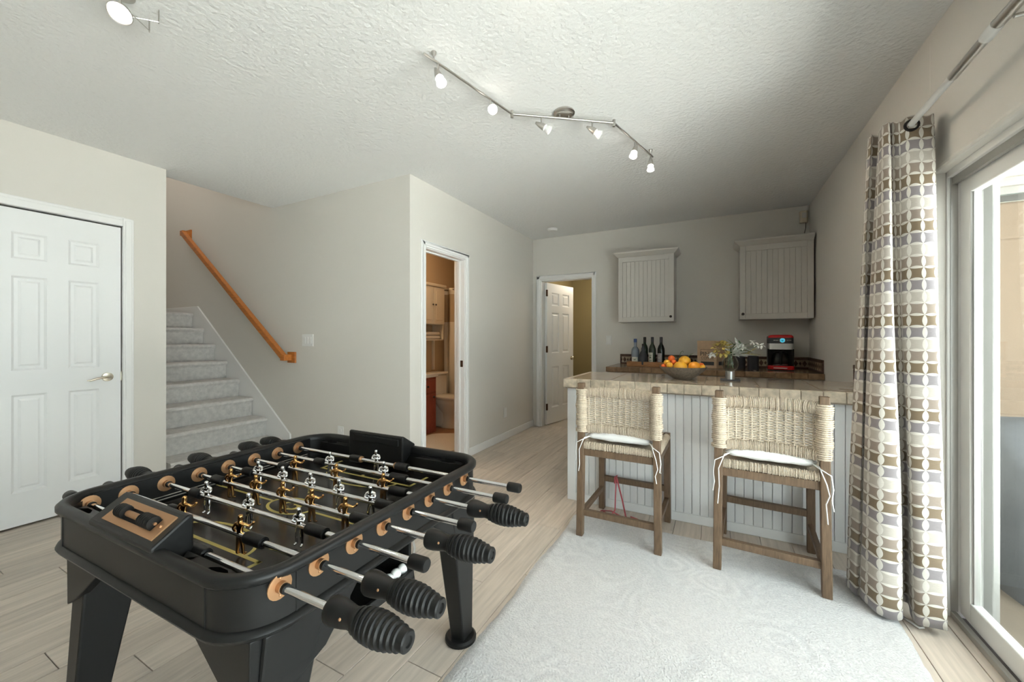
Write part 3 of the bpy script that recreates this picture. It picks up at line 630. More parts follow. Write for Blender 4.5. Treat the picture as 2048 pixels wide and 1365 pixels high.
t = thing('bar_worktop', 'stone tiled bar worktop with pale travertine edging', 'worktop', (0, 0, 0))
MB().box(BX0 + 0.012, XR - 0.002, BY0 + 0.012, BY1 - 0.004, BZ - 0.070, BZ - 0.006).build('bed', m_grout, t)
nt_, rows = 6, 2
tw = (XR - BX0 - 0.03) / nt_; td = (BY1 - BY0 - 0.03) / rows
tl = MB().box(0.0015, tw - 0.0015, 0.0015, td - 0.0015, -0.012, 0.0).build('top_tile', m_travtop, t, bevel=0.002); tl.location = (BX0 + 0.03, BY0 + 0.03, BZ - 0.001)
for i in range(nt_):
    for j in range(rows):
        if i or j: inst(tl, 'top_tile', t, (BX0 + 0.03 + i * tw, BY0 + 0.03 + j * td, BZ - 0.001))
ne = 18; ew = (XR - 0.002 - BX0) / ne
for i in range(ne):
    g = random.uniform(-0.0015, 0.0015)
    MB().box(BX0 + i * ew + 0.001, BX0 + (i + 1) * ew - 0.001, BY0 + g, BY0 + 0.03, BZ - 0.062, BZ).build('edge_tile', m_trav, t, bevel=0.004)
for i in range(7):
    q = (BY1 - BY0 - 0.03) / 7
    MB().box(BX0, BX0 + 0.03, BY0 + 0.03 + i * q + 0.001, BY0 + 0.03 + (i + 1) * q - 0.001, BZ - 0.062, BZ).build('edge_tile', m_trav, t, bevel=0.004)

# ---- back run: base cabinets, worktop, splash
KZ, KY = 0.897, 4.29
t = thing('base_cabinet', 'white base cabinet under the brown tiled back worktop', 'cabinet', (0, 0, 0))
MB().box(-1.03, XR - 0.005, KY + 0.05, YB - 0.005, 0.0, KZ - 0.06).build('body', m_cab, t)
for i in range(4):
    a = -1.02 + i * 0.462
    dr = MB().box(a, a + 0.45, KY + 0.03, KY + 0.05, 0.10, KZ - 0.08).build('cabinet_door', m_cab, t, bevel=0.004)
    MB().sphere((a + 0.40, KY + 0.018, 0.70), 0.014, 10).build('knob', m_knob, dr, smooth=60)
t = thing('back_worktop', 'brown tiled worktop along the back wall', 'worktop', (0, 0, 0))
MB().box(-1.055, XR - 0.003, KY + 0.012, YB - 0.003, KZ - 0.06, KZ - 0.005).build('bed', m_grout, t)
tw = (XR - 0.003 + 1.06) / 7; td = (YB - KY - 0.03) / 2
tl = MB().box(0.0015, tw - 0.0015, 0.0015, td - 0.0015, -0.01, 0.0).build('top_tile', m_travdk, t, bevel=0.002); tl.location = (-1.06, KY + 0.03, KZ)
for i in range(7):
    for j in range(2):
        if i or j: inst(tl, 'top_tile', t, (-1.06 + i * tw, KY + 0.03 + j * td, KZ))
ne = 16; ew = (XR - 0.003 + 1.07) / ne
for i in range(ne): MB().box(-1.07 + i * ew + 0.001, -1.07 + (i + 1) * ew - 0.001, KY + random.uniform(-.0015, .0015), KY + 0.03, KZ - 0.052, KZ + 0.001).build('edge_tile', m_travdk, t, bevel=0.004)
for i in range(6):
    q = (YB - KY - 0.03) / 6
    MB().box(-1.07, -1.045, KY + 0.03 + i * q + 0.001, KY + 0.03 + (i + 1) * q - 0.001, KZ - 0.052, KZ + 0.001).build('edge_tile', m_travdk, t, bevel=0.004)
def splash(t, L, place):
    """strip of length L in local (s, z): border rails + cream tiles with diamonds; place maps (s0,s1,z0,z1,d0,d1) to a box"""
    hgt = 0.118
    place(0, L, 0, hgt, 0, 0.006).build('backing', m_spl, t)
    place(0, L, hgt - 0.028, hgt, 0.004, 0.016).build('border', m_spl, t, bevel=0.003); place(0, L, 0, 0.014, 0.004, 0.013).build('border', m_spl, t, bevel=0.003)
    place(0, 0.016, 0.014, hgt - 0.028, 0.004, 0.014).build('border', m_spl, t, bevel=0.003)
    n = max(1, int((L - 0.02) / 0.075)); s = (L - 0.018) / n
    for i in range(n):
        a = 0.017 + i * s
        ti = place(a + 0.001, a + s - 0.001, 0.016, hgt - 0.030, 0.004, 0.010).build('splash_tile', m_splc, t)
        zc = (hgt - 0.014) / 2; 
        for k, (cs, w_, h_) in enumerate(((a + s / 2, s * 0.26, 0.034), (a + 0.002, s * 0.13, 0.017), (a + s - 0.002, s * 0.13, 0.017))):
            pl = place(cs - w_, cs + w_, zc - h_, zc + h_, 0.008, 0.0115)
            # squeeze the box into a diamond prism
            q = pl.v; cxv = [sum(p[j] for p in q) / 8 for j in range(3)]
            nv = []
            ax = 0 if abs(q[1][0] - q[0][0]) > 0.004 and abs(max(p[0] for p in q) - min(p[0] for p in q)) > 0.006 else 1
            dm = 1 - ax
            lo, hi = min(p[dm] for p in q), max(p[dm] for p in q)
            def mk(sv, zv, dv): r = [0, 0, 0]; r[ax] = sv; r[dm] = dv; r[2] = zv; return tuple(r)
            smin, smax = min(p[ax] for p in q), max(p[ax] for p in q); zmin, zmax = min(p[2] for p in q), max(p[2] for p in q)
            mid_s, mid_z = (smin + smax) / 2, (zmin + zmax) / 2
            d_ = MB(); ring = [(mid_s, zmin), (smax, mid_z), (mid_s, zmax), (smin, mid_z)]
            d_.hexa([mk(p[0], p[1], lo) for p in ring], [mk(p[0], p[1], hi) for p in ring]).build('diamond', m_spl, ti)
t = thing('tile_splashback', 'brown and cream diamond tile splashback on the back wall', 'splashback', (-1.05, YB, KZ))
splash(t, XR + 1.05 - 0.002, lambda a, b2, z0, z1, d0, d1: MB().box(a, b2, -d1, -d0, z0, z1))
t = thing('tile_splashback', 'brown and cream diamond tile splashback on the side wall over the back worktop', 'splashback', (XR, KY + 0.05, KZ))
splash(t, YB - KY - 0.07, lambda a, b2, z0, z1, d0, d1: MB().box(-d1, -d0, a, b2, z0, z1))
t = thing('tile_splashback', 'short diamond tile splashback at the wall end of the bar worktop beside the curtain', 'splashback', (XR, BY1 - 0.002, BZ))
splash(t, BY1 - BY0 - 0.01, lambda a, b2, z0, z1, d0, d1: MB().box(-d1, -d0, -b2, -a, z0, z1))

# ---- wall cabinets
def wall_cab(x0, x1, z0, z1, knob_right, label):
    t = thing('wall_cabinet', label, 'cabinet', ((x0 + x1) / 2, YB, z0)); w = (x1 - x0) / 2; h = z1 - z0; yf = -0.315
    MB().box(-w, w, yf + 0.018, -0.002, 0.0, h).build('body', m_cab, t, bevel=0.002)
    d = MB().box(-w, -w + 0.05, yf, yf + 0.019, 0.0, h).box(w - 0.05, w, yf, yf + 0.019, 0.0, h).box(-w + 0.05, w - 0.05, yf, yf + 0.019, 0, 0.055).box(-w + 0.05, w - 0.05, yf, yf + 0.019, h - 0.055, h).build('cabinet_door', m_cab, t, bevel=0.003)
    n = 11; s = (2 * w - 0.1) / n
    for i in range(n): MB().box(-w + 0.05 + i * s + 0.0008, -w + 0.05 + (i + 1) * s - 0.0008, yf + 0.007, yf + 0.016, 0.055, h - 0.055).build('bead_board', m_cab, d, bevel=0.0012)
    kx = (w - 0.032) if knob_right else (-w + 0.026)
    MB().lathe([(0.001, -0.024), (0.010, -0.023), (0.014, -0.016), (0.010, -0.008), (0.006, 0.0)], 14, (kx, yf, 0.052), 'y').build('knob', m_knob, d, smooth=50)
    right_open = x1 < 0.7
    pr = [(0.0, 0.0), (0.010, 0.008), (0.028, 0.024), (0.046, 0.040), (0.050, 0.052), (0.050, 0.058)]
    b = MB(); rings = []
    for o_, z in pr:
        xr_ = w + (o_ if right_open else 0.0)
        rings.append([(-w - o_, -0.002, h + z), (-w - o_, yf - o_, h + z), (xr_, yf - o_, h + z), (xr_, -0.002, h + z)])
    b.add([p for r in rings for p in r], [(i * 4 + k, i * 4 + (k + 1) % 4, (i + 1) * 4 + (k + 1) % 4, (i + 1) * 4 + k) for i in range(len(pr) - 1) for k in range(4)] + [(3, 2, 1, 0), tuple(range(4 * len(pr) - 4, 4 * len(pr)))])
    b.build('crown', m_cab, t)
wall_cab(-1.008, -0.405, 1.398, 2.145, True, 'white beadboard wall cabinet nearer the back doorway, knob on its right')
wall_cab(0.222, 0.832, 1.404, 2.150, False, 'white beadboard wall cabinet in the corner above the coffee maker')

# ================================================================== STOOLS
def make_stool(label):
    t = thing('counter_stool', label, 'stool', (0, 0, 0), group='counter stools at the bar')
    wx, yr, yf = 0.215, -0.225, 0.225
    def post(x, y, z0, z1, dx, dy, bend):
        b = MB(); a = 0.0195; zz = [z0, 0.45, z1] if bend else [z0, z1]
        pts = []
        for i, z in enumerate(zz):
            f = (z - z0) / (z1 - z0)
            cx, cy = x + dx * (1 - f), y + dy * (1 - f) - (0.018 * max(0, (z - 0.45)) / 0.5 if bend else 0)
            pts.append([(cx - a, cy - a * 1.1, z), (cx + a, cy - a * 1.1, z), (cx + a, cy + a * 1.1, z), (cx - a, cy + a * 1.1, z)])
        for i in range(len(pts) - 1): b.hexa(pts[i], pts[i + 1])
        return b.build('leg', m_stool, t, bevel=0.004)
    for s in (-1, 1):
        post(s * wx, yr, 0.013, 0.94, s * 0.010, -0.012, True)
        post(s * wx, yf, 0.0, 0.585, s * 0.004, 0.004, False)
    MB().box(-wx, wx, yr - 0.016, yr + 0.016, 0.135, 0.170).build('stretcher', m_stool, t, bevel=0.003)
    MB().box(-wx, wx, yf - 0.014, yf + 0.014, 0.20, 0.238).build('stretcher', m_stool, t, bevel=0.003)
    for s in (-1, 1): MB().box(s * wx - 0.013, s * wx + 0.013, yr, yf, 0.135, 0.165).build('stretcher', m_stool, t, bevel=0.003)
    MB().box(-wx, wx, yr - 0.014, yr + 0.014, 0.500, 0.542).build('seat_rail', m_stool, t, bevel=0.003)
    MB().box(-wx, wx, yf - 0.014, yf + 0.014, 0.500, 0.542).build('seat_rail', m_stool, t, bevel=0.003)
    for s in (-1, 1): MB().box(s * wx - 0.014, s * wx + 0.014, yr, yf, 0.500, 0.542).build('seat_rail', m_stool, t, bevel=0.003)
    def wrapped(pts, r, n_str, name, flat=None, seed=0):
        rnd = random.Random(seed); P = [Vector(p) for p in pts]
        out, rs = [], []
        segs = [(P[i + 1] - P[i]).length for i in range(len(P) - 1)]; tot = sum(segs)
        def at(s):
            for i, L in enumerate(segs):
                if s <= L or i == len(segs) - 1: return P[i].lerp(P[i + 1], min(1, s / L))
                s -= L
        for k in range(n_str):
            q = rnd.uniform(0.90, 1.12)
            for f, m_ in ((0.05, 0.78), (0.3, 1.0), (0.7, 1.0), (0.95, 0.78)):
                out.append(at(tot * (k + f) / n_str)); rs.append(r * q * m_)
        return MB().tube(out, rs, 8, True, flat).build(name, m_raffia, t, smooth=75)
    # curved back: posts wrapped, top and bottom rolls, woven centre
    def by(x): return yr - 0.012 + 0.050 * (1 - (abs(x) / wx) ** 2.2)
    arc = [(-wx + 2 * wx * i / 12, by(-wx + 2 * wx * i / 12)) for i in range(13)]
    for s in (-1, 1):
        wrapped([(s * wx, yr - 0.0115, 0.645), (s * wx, yr - 0.017, 0.905)], 0.0345, 26, 'post_wrap', seed=3 + s)
    wrapped([(p[0], p[1] - 0.006, 0.884) for p in arc], 0.028, 70, 'back_roll', 1.1, seed=1)
    wrapped([(p[0], p[1] + 0.004, 0.662) for p in arc], 0.026, 70, 'back_roll', 1.15, seed=2)
    b = MB(); rows = 29; warp = 11
    for r in range(rows):
        z = 0.683 + (0.862 - 0.683) * r / (rows - 1); pts = []
        for i in range(warp * 4 + 1):
            X = -wx + 0.02 + (2 * wx - 0.04) * i / (warp * 4)
            pts.append((X, by(X) + 0.0055 * math.sin(PI * (i / 4 * 1.0) + PI * (r % 2)), z + random.uniform(-.0012, .0012)))
        b.tube(pts, 0.0029 * random.uniform(0.8, 1.15), 4, False)
    for i in range(warp):
        X = -wx + 0.02 + (2 * wx - 0.04) * (i + 0.5) / warp
        b.tube([(X, by(X), 0.67), (X, by(X), 0.87)], 0.0052, 6)
    b.build('back_weave', m_raffia, t, smooth=60)
    # woven seat
    wrapped([(-wx + 0.01, yr - 0.004, 0.562), (wx - 0.01, yr - 0.004, 0.562)], 0.023, 62, 'seat_roll', seed=5)
    wrapped([(-wx + 0.01, yf + 0.004, 0.562), (wx - 0.01, yf + 0.004, 0.562)], 0.023, 62, 'seat_roll', seed=6)
    for s in (-1, 1): wrapped([(s * (wx - 0.0), yr + 0.01, 0.562), (s * (wx - 0.0), yf - 0.01, 0.562)], 0.022, 58, 'seat_roll', seed=8 + s)
    MB().box(-wx, wx, yr, yf, 0.556, 0.572).build('seat_deck', m_raffia, t)
    return t
def make_cushion(label):
    t = thing('seat_cushion', label, 'cushion', (0, 0, 0), group='cushions on the counter stools')
    b = MB(); n = 28; V = []
    for sgn in (1, -1):
        for j in range(n + 1):
            for i in range(n + 1):
                u, v = -1 + 2 * i / n, -1 + 2 * j / n
                e = max(0.0, (1 - abs(u) ** 5) * (1 - abs(v) ** 5)) ** 0.5
                tuft = sum(math.exp(-((u - a) ** 2 + (v - c) ** 2) * 22) for a in (-.5, 0, .5) for c in (-.5, 0.05, .5)) * 0.012
                rnd = 0.004 * math.sin(9 * u + 3 * v) * math.sin(7 * v - 2 * u)
                V.append((u * 0.196 * (1 - 0.03 * abs(v) ** 4), v * 0.20 * (1 - 0.03 * abs(u) ** 4), 0.034 + sgn * (0.035 * e - (tuft - rnd) * e)))
    N = (n + 1) ** 2
    fs = []
    for k in (0, 1):
        for j in range(n):
            for i in range(n):
                q = (j * (n + 1) + i, j * (n + 1) + i + 1, (j + 1) * (n + 1) + i + 1, (j + 1) * (n + 1) + i)
                fs.append(tuple(k * N + a for a in (q if k == 0 else q[::-1])))
    b.add(V, fs); b.build('pad', m_cush, t, smooth=80)
    return t
def ties(t, specs):
    for pts in specs: MB().tube(pts, 0.0026, 6, True).build('tie', m_cush, t, smooth=60)
st1 = make_stool('woven raffia counter stool with a pink cord looped on its rungs')
st2 = copy_tree(st1); st2['label'] = 'woven raffia counter stool without any pink cord, beside the curtain'
st1.location = (-0.503, 2.545, 0); st1.rotation_euler = (0, 0, math.radians(-1))
st2.location = (0.247, 2.530, 0); st2.rotation_euler = (0, 0, math.radians(-3.5))
cu1 = make_cushion('white tufted seat cushion on the stool with the pink cord'); cu2 = copy_tree(cu1); cu2['label'] = 'white tufted seat cushion on the stool beside the curtain'
for c_, s_ in ((cu1, st1), (cu2, st2)): c_.location = s_.location + Vector((0, -0.022, 0.584)); c_.rotation_euler = s_.rotation_euler
for i, c_ in enumerate((cu1, cu2)):
    zl = -0.17 if i == 0 else -0.22
    for s in (-1, 1):
        ties(c_, [[(s * 0.17, -0.185, 0.03), (s * 0.195, -0.225, 0.028), (s * 0.20, -0.245, 0.01), (s * 0.218, -0.255, -0.04), (s * 0.222 + 0.006, -0.258, -0.09), (s * 0.215, -0.258, -0.13), (s * 0.222, -0.256, zl)],
                  [(s * 0.17, -0.185, 0.03), (s * 0.20, -0.24, 0.02), (s * 0.235, -0.25, 0.0), (s * 0.243, -0.25, -0.06), (s * 0.237, -0.25, -0.11), (s * 0.245, -0.248, zl + 0.06)]])
# pink cord
t = thing('pink_cord', 'pink cord looped over the rung of the stool by the bar end', 'cord', (st1.location.x, st1.location.y, 0.0))
yr, yf = -0.225, 0.225
MB().tube([(-0.12, yf - 0.02, 0.20), (-0.118, yf - 0.024, 0.245), (-0.112, yf + 0.02, 0.246), (-0.108, yf - 0.026, 0.225), (-0.112, yf - 0.03, 0.12), (-0.11, yf - 0.05, 0.03), (-0.12, 0.13, 0.012), (-0.19, 0.10, 0.010), (-0.205, 0.16, 0.010), (-0.14, 0.19, 0.010), (-0.06, 0.13, 0.012), (-0.02, 0.085, 0.012), (-0.10, 0.09, 0.012), (-0.18, 0.14, 0.016)], 0.0065, 6, True, 0.6).build('loop', m_pink, t, smooth=60)
MB().tube([(-0.108, yf - 0.02, 0.246), (-0.095, yf - 0.03, 0.21), (-0.06, yf - 0.05, 0.10), (-0.03, 0.13, 0.02), (0.0, 0.085, 0.022), (0.045, 0.08, 0.02), (0.05, 0.12, 0.018), (0.005, 0.125, 0.024), (0.02, 0.085, 0.034), (0.06, 0.10, 0.024)], 0.0085, 6, True, 0.6).build('tail', m_pink, t, smooth=60)
# ================================================================== FOOSBALL TABLE
FT = thing('foosball_table', 'black foosball table with bronze and chrome players beside the rug', 'foosball table', (-1.34, 0.88, 0), math.radians(1.5))
HW, HL, ZT, ZB, CXO = 0.495, 0.48, 0.73, 0.597, 0.035
def rrect(hw, hl, r, n=10):
    out = []
    for cx, cy, a0 in ((hw - r, hl - r, 0), (-hw + r, hl - r, PI / 2), (-hw + r, -hl + r, PI), (hw - r, -hl + r, 3 * PI / 2)):
        for i in range(n + 1): a = a0 + PI / 2 * i / n; out.append((CXO + cx + r * math.cos(a), cy + r * math.sin(a)))
    return out
def ringwall(prof, r0=0.13):
    """prof: closed list of (inset, z); sweeps round the rounded rectangle"""
    b = MB(); loops = [[(p[0], p[1], z) for p in rrect(HW - i, HL - i, max(0.02, r0 - i))] for i, z in prof]
    n = len(loops[0]); k = len(loops)
    b.add([p for l in loops for p in l], [(a * n + j, a * n + (j + 1) % n, ((a + 1) % k) * n + (j + 1) % n, ((a + 1) % k) * n + j) for a in range(k) for j in range(n)])
    return b
# rail on top, body wall, bottom moulding
ringwall([(0.006, ZT - 0.026), (0.0, ZT - 0.019), (0.0, ZT - 0.008), (0.007, ZT - 0.001), (0.016, ZT), (0.025, ZT - 0.002), (0.031, ZT - 0.009), (0.031, ZT - 0.026)]).build('top_rail', m_black, FT, smooth=50)
ringwall([(0.012, ZB + 0.012), (0.012, ZT - 0.024), (0.034, ZT - 0.024), (0.034, ZB + 0.012)]).build('side_wall', m_black, FT, smooth=40)
ringwall([(0.012, ZB + 0.018), (0.004, ZB + 0.014), (0.0, ZB + 0.006), (0.004, ZB - 0.003), (0.014, ZB - 0.006), (0.06, ZB - 0.006), (0.06, ZB + 0.018)]).build('bottom_moulding', m_black, FT, smooth=50)
for sx in (-1, 1):
    for sy in (-1, 1):
        for (px, py) in ((CXO + sx * (HW - 0.0118), sy * (HL - 0.13)), (CXO + sx * (HW - 0.13), sy * (HL - 0.0118))):
            MB().box(px - 0.0012, px + 0.0012, py - 0.0012, py + 0.0012, ZB + 0.015, ZT - 0.029).build('panel_seam', m_void, FT)
FZ = 0.630
MB().prism(rrect(HW - 0.033, HL - 0.033, 0.09), ZB - 0.004, FZ).build('playfield', m_field, FT, smooth=40)
# inner side boards
LX, RX = -0.412, 0.485
MB().box(CXO - HW + 0.033, LX, -HL + 0.10, HL - 0.10, FZ - 0.01, ZT - 0.012).build('inner_board', m_black, FT); MB().box(RX, CXO + HW - 0.033, -HL + 0.10, HL - 0.10, FZ - 0.01, ZT - 0.012).build('inner_board', m_black, FT)
for z in (FZ + 0.018, FZ + 0.008): MB().tube([(LX + 0.006, -0.36, z), (LX + 0.006, 0.36, z)], 0.0016, 6).build('corner_strip', m_nickel, FT)
# pitch markings
CXF = 0.035
def strip(pts, w, name='pitch_line', closed=False, z=FZ + 0.0006, m=m_line):
    b = MB(); P = [Vector((p[0], p[1], 0)) for p in pts]; n = len(P); V = []
    for i in range(n):
        t_ = (P[(i + 1) % n] - P[i - 1]) if closed else (P[min(i + 1, n - 1)] - P[max(i - 1, 0)])
        t_.normalize(); nr = Vector((-t_.y, t_.x, 0)) * w / 2
        for q in (P[i] + nr, P[i] - nr): V += [(q.x, q.y, z - 0.001), (q.x, q.y, z)]
    fs = []
    for i in range(n if closed else n - 1):
        a, c_ = i * 4, ((i + 1) % n) * 4
        fs += [(a + 1, a + 3, c_ + 3, c_ + 1), (a, c_, c_ + 2, a + 2), (a, a + 1, c_ + 1, c_), (a + 2, c_ + 2, c_ + 3, a + 3)]
    b.add(V, fs); return b.build(name, m, FT)
def ell(cx, cy, a, b_, a0, a1, n): return [(cx + a * math.cos(a0 + (a1 - a0) * i / n), cy + b_ * math.sin(a0 + (a1 - a0) * i / n)) for i in range(n + 1)]
for s in (-1, 1):
    strip([(CXF - 0.255, s * 0.29), (CXF + 0.255, s * 0.29)], 0.010); strip([(CXF + 0.250, s * 0.285), (CXF + 0.250, s * 0.40)], 0.012); strip([(CXF - 0.250, s * 0.285), (CXF - 0.250, s * 0.40)], 0.012)
    strip(ell(CXF, s * 0.285, 0.185, 0.085, PI if s > 0 else 0, 2 * PI if s > 0 else PI, 32), 0.010)
MB().lathe([(0.008, FZ), (0.008, FZ + 0.0006)], 16, (CXF - 0.01, 0.30, 0), sy=0.6).build('penalty_spot', m_line, FT)
strip(ell(CXF, -0.03, 0.095, 0.054, 0, 2 * PI, 40)[:-1], 0.010, closed=True)
strip([(LX, -0.03), (CXF - 0.095, -0.03)], 0.009); strip([(CXF + 0.095, -0.03), (RX, -0.03)], 0.009)
MB().lathe([(0.045, FZ), (0.045, FZ + 0.0005)], 32, (CXF, -0.03, 0), sy=0.6).build('centre_emblem', m_line, FT)
for (dx, dy, rw, rh) in ((-0.012, 0.004, 0.018, 0.012), (0.014, -0.003, 0.015, 0.012), (-0.002, -0.014, 0.010, 0.005)):
    MB().lathe([(1.0, FZ + 0.0002), (1.0, FZ + 0.0009)], 7, (CXF + dx, -0.03 + dy, 0), sx=rw, sy=rh).build('emblem_mark', m_field, FT)
# end shelves with cup holders, goal boxes
SZ = 0.700
for s in (-1, 1):
    for (xa, xb, cx) in ((-0.372, -0.125, -0.325), (0.205, 0.442, 0.365)):
        cy = s * 0.431
        b = MB(); oc = [(cx + 0.038 * math.cos(PI / 8 + PI / 4 * i), cy + 0.019 * math.sin(PI / 8 + PI / 4 * i)) for i in range(8)]
        ya, yb = s * 0.409, s * 0.453
        rect = []
        for (px, py) in oc:      # project octagon corners out to the rectangle edge
            dx, dy = px - cx, py - cy; k = min((xb - cx if dx > 0 else cx - xa) / abs(dx), (max(ya, yb) - cy if dy > 0 else cy - min(ya, yb)) / abs(dy)); rect.append((cx + dx * k, cy + dy * k))
        corners = [(xb, max(ya, yb)), (xa, max(ya, yb)), (xa, min(ya, yb)), (xb, min(ya, yb))]
        V = [(p[0], p[1], SZ) for p in oc] + [(p[0], p[1], SZ) for p in rect] + [(p[0], p[1], SZ - 0.042) for p in oc]
        fs = [(i, (i + 1) % 8, 8 + (i + 1) % 8, 8 + i) for i in range(8)] + [(i, 16 + i, 16 + (i + 1) % 8, (i + 1) % 8) for i in range(8)] + [tuple(range(16, 24))]
        b.add(V, fs)
        for (qx, qy) in corners:
            d8 = sorted(range(8), key=lambda i: (rect[i][0] - qx) ** 2 + (rect[i][1] - qy) ** 2)[:2]
            b.add([(qx, qy, SZ), (rect[d8[0]][0], rect[d8[0]][1], SZ), (rect[d8[1]][0], rect[d8[1]][1], SZ)], [(0, 1, 2)])
        b.add([(xa, ya, SZ), (xb, ya, SZ), (xb, ya, FZ), (xa, ya, FZ)], [(0, 1, 2, 3)])
        sh = b.build('end_shelf', m_black, FT)
        MB().prism([(cx + 0.034 * math.cos(PI / 8 + PI / 4 * i), cy + 0.018 * math.sin(PI / 8 + PI / 4 * i)) for i in range(8)], SZ - 0.043, SZ - 0.039).build('cup_holder_floor', m_void, sh)
# score counters at both ends: wedge housing, copper plate, beads on a wire
def scorer(s):
    x0, x1 = (-0.125, 0.205) if s < 0 else (-0.165, 0.155)
    prof = [(s * 0.478, ZT - 0.008), (s * 0.395, ZT - 0.08), (s * 0.395, ZT + 0.050), (s * 0.405, ZT + 0.055), (s * 0.480, ZT + 0.006)]
    h = MB().prism(prof, x0, x1, 'x').build('score_counter', m_black, FT, bevel=0.006, seg=2)
    a, c_ = Vector((0, s * 0.480, ZT + 0.006)), Vector((0, s * 0.405, ZT + 0.055)); e = (c_ - a); L = e.length; e.normalize(); nrm = Vector((0, s * e.z, -s * e.y)) 
    if nrm.z < 0: nrm = -nrm
    xm = (x0 + x1) / 2
    def P(x, t_, d_): q = a + e * (t_ * L) + nrm * d_; return (x, q.y, q.z)
    def slab(xa, xb, ta, tb, da, db): return MB().hexa([P(xa, ta, da), P(xb, ta, da), P(xb, tb, da), P(xa, tb, da)], [P(xa, ta, db), P(xb, ta, db), P(xb, tb, db), P(xa, tb, db)])
    if s < 0:
        b = MB()
        for q in ((x0 + 0.05, x1 - 0.025, 0.16, 0.33), (x0 + 0.05, x1 - 0.025, 0.67, 0.84), (x0 + 0.05, x0 + 0.085, 0.33, 0.67), (x1 - 0.06, x1 - 0.025, 0.33, 0.67)):
            z = slab(q[0], q[1], q[2], q[3], -0.001, 0.0035); b.add(z.v, z.f)
        b.build('copper_plate', m_copper, h)
        slab(x0 + 0.085, x1 - 0.06, 0.33, 0.67, 0.0, 0.0012).build('slot', m_void, h)
        MB().tube([P(x0 + 0.085, 0.5, 0.008), P(x1 - 0.06, 0.5, 0.008)], 0.0035, 8).build('wire', m_copper, h, smooth=60)
        for i in range(4): MB().lathe([(0.004, -0.0045), (0.015, -0.004), (0.0165, 0), (0.015, 0.004), (0.004, 0.0045)], 14, P(x0 + 0.095 + i * 0.0092, 0.5, 0.009), 'x').build('score_bead', m_blackm, h, smooth=40)
        for i in range(6): MB().lathe([(0.004, -0.0045), (0.015, -0.004), (0.0165, 0), (0.015, 0.004), (0.004, 0.0045)], 14, P(x1 - 0.115 + i * 0.0092, 0.5, 0.009), 'x').build('score_bead', m_blackm, h, smooth=40)
        MB().tube([P(x1 - 0.20, 0.5, 0.006), P(x1 - 0.12, 0.5, 0.006)], 0.0075, 10).build('sleeve', m_copper, h, smooth=60)
        for xx in (x0 + 0.068, x1 - 0.042): MB().sphere(P(xx, 0.5, 0.0035), 0.0045, 8).build('screw', m_copper, h, smooth=60)
    else:
        MB().box(x0 + 0.035, x1 - 0.02, s * 0.395 - 0.006, s * 0.395 + 0.002, ZT + 0.012, ZT + 0.040).build('lip', m_black, h, bevel=0.003)
scorer(-1); scorer(1)
# figures
def figure(name, m, gold):
    V = {}; E_ = []
    def j(k, p, r, par=None):
        V[k] = (p, r); 
        if par: E_.append((par, k))
    u = 0.001
    # local: x right, y forward, z up, rod axis through the origin (along x)
    j('pel', (0, 0, -6), 7.2); j('wai', (0, 0, 3), 6.6, 'pel'); j('che', (0, 0, 18), 8.6, 'wai'); j('nec', (0, 0, 29), 4.2, 'che'); j('hea', (0, 1.5, 38), 6.6, 'nec'); j('top', (0, 1.5, 47), 5.6, 'hea')
    for s, nm in ((-1, 'l'), (1, 'r')):
        sp = 5.0 if gold else 7.0; fw = (2 if s > 0 else -2) if gold else (0 if s > 0 else 6)
        j('hip' + nm, (s * 5, 0, -11), 5.6, 'pel'); j('kne' + nm, (s * (sp + 1.5), fw * 0.6 + 1, -31), 4.5, 'hip' + nm); j('ank' + nm, (s * (sp + 2.5), fw, -50), 3.2, 'kne' + nm); j('toe' + nm, (s * (sp + 4), fw + 9, -53), 3.2, 'ank' + nm)
        j('sho' + nm, (s * 12, 0, 24), 4.6, 'che')
    if gold:
        j('ell', (-19, -3, 11), 3.6, 'shol'); j('hal', (-15, 2, -3), 3.3, 'ell')
        j('elr', (19, 8, 17), 3.6, 'shor'); j('frr', (28, 12, 22), 3.1, 'elr'); j('har', (30, 12, 29), 4.4, 'frr')
    else:
        j('ell', (-16, 5, 12), 3.9, 'shol'); j('hal', (-1, 12, 15), 3.3, 'ell'); j('elr', (16, 5, 11), 3.9, 'shor'); j('har', (2, 12, 12), 3.3, 'elr')
    keys = list(V); me = bpy.data.meshes.new('tmp'); me.from_pydata([tuple(c_ * u for c_ in V[k][0]) for k in keys], [(keys.index(a), keys.index(b_)) for a, b_ in E_], [])
    o = bpy.data.objects.new('tmp_fig', me); COL.objects.link(o)
    sk_ = o.modifiers.new('skin', 'SKIN'); sk_.use_smooth_shade = True
    for i, k in enumerate(keys): r = V[k][1] * u; me.skin_vertices[0].data[i].radius = (r, r); me.skin_vertices[0].data[i].use_root = (k == 'pel')
    sb = o.modifiers.new('sub', 'SUBSURF'); sb.levels = 2; sb.render_levels = 2
    bpy.context.view_layer.update()
    out = bpy.data.meshes.new_from_object(o.evaluated_get(bpy.context.evaluated_depsgraph_get())); bpy.data.objects.remove(o)
    out.name = name; out.materials.clear(); out.materials.append(m); out.shade_smooth(); return out
me_gold, me_silver = figure('figure_bronze', m_gold, True), figure('figure_chrome', m_chrome, False)
RZ = 0.690
rod_y = [0.316 - 0.102 * k for k in range(7)] + [-0.389]
men = {0: [0.086], 1: [-0.067, 0.226], 2: [-0.145, 0.088, 0.32], 3: [-0.209, -0.064, 0.086, 0.227, 0.368], 4: [-0.206, -0.06, 0.084, 0.224, 0.37], 5: [-0.147, 0.081, 0.31], 6: [-0.064, 0.214], 7: []}
silver = {0, 1, 3, 5}
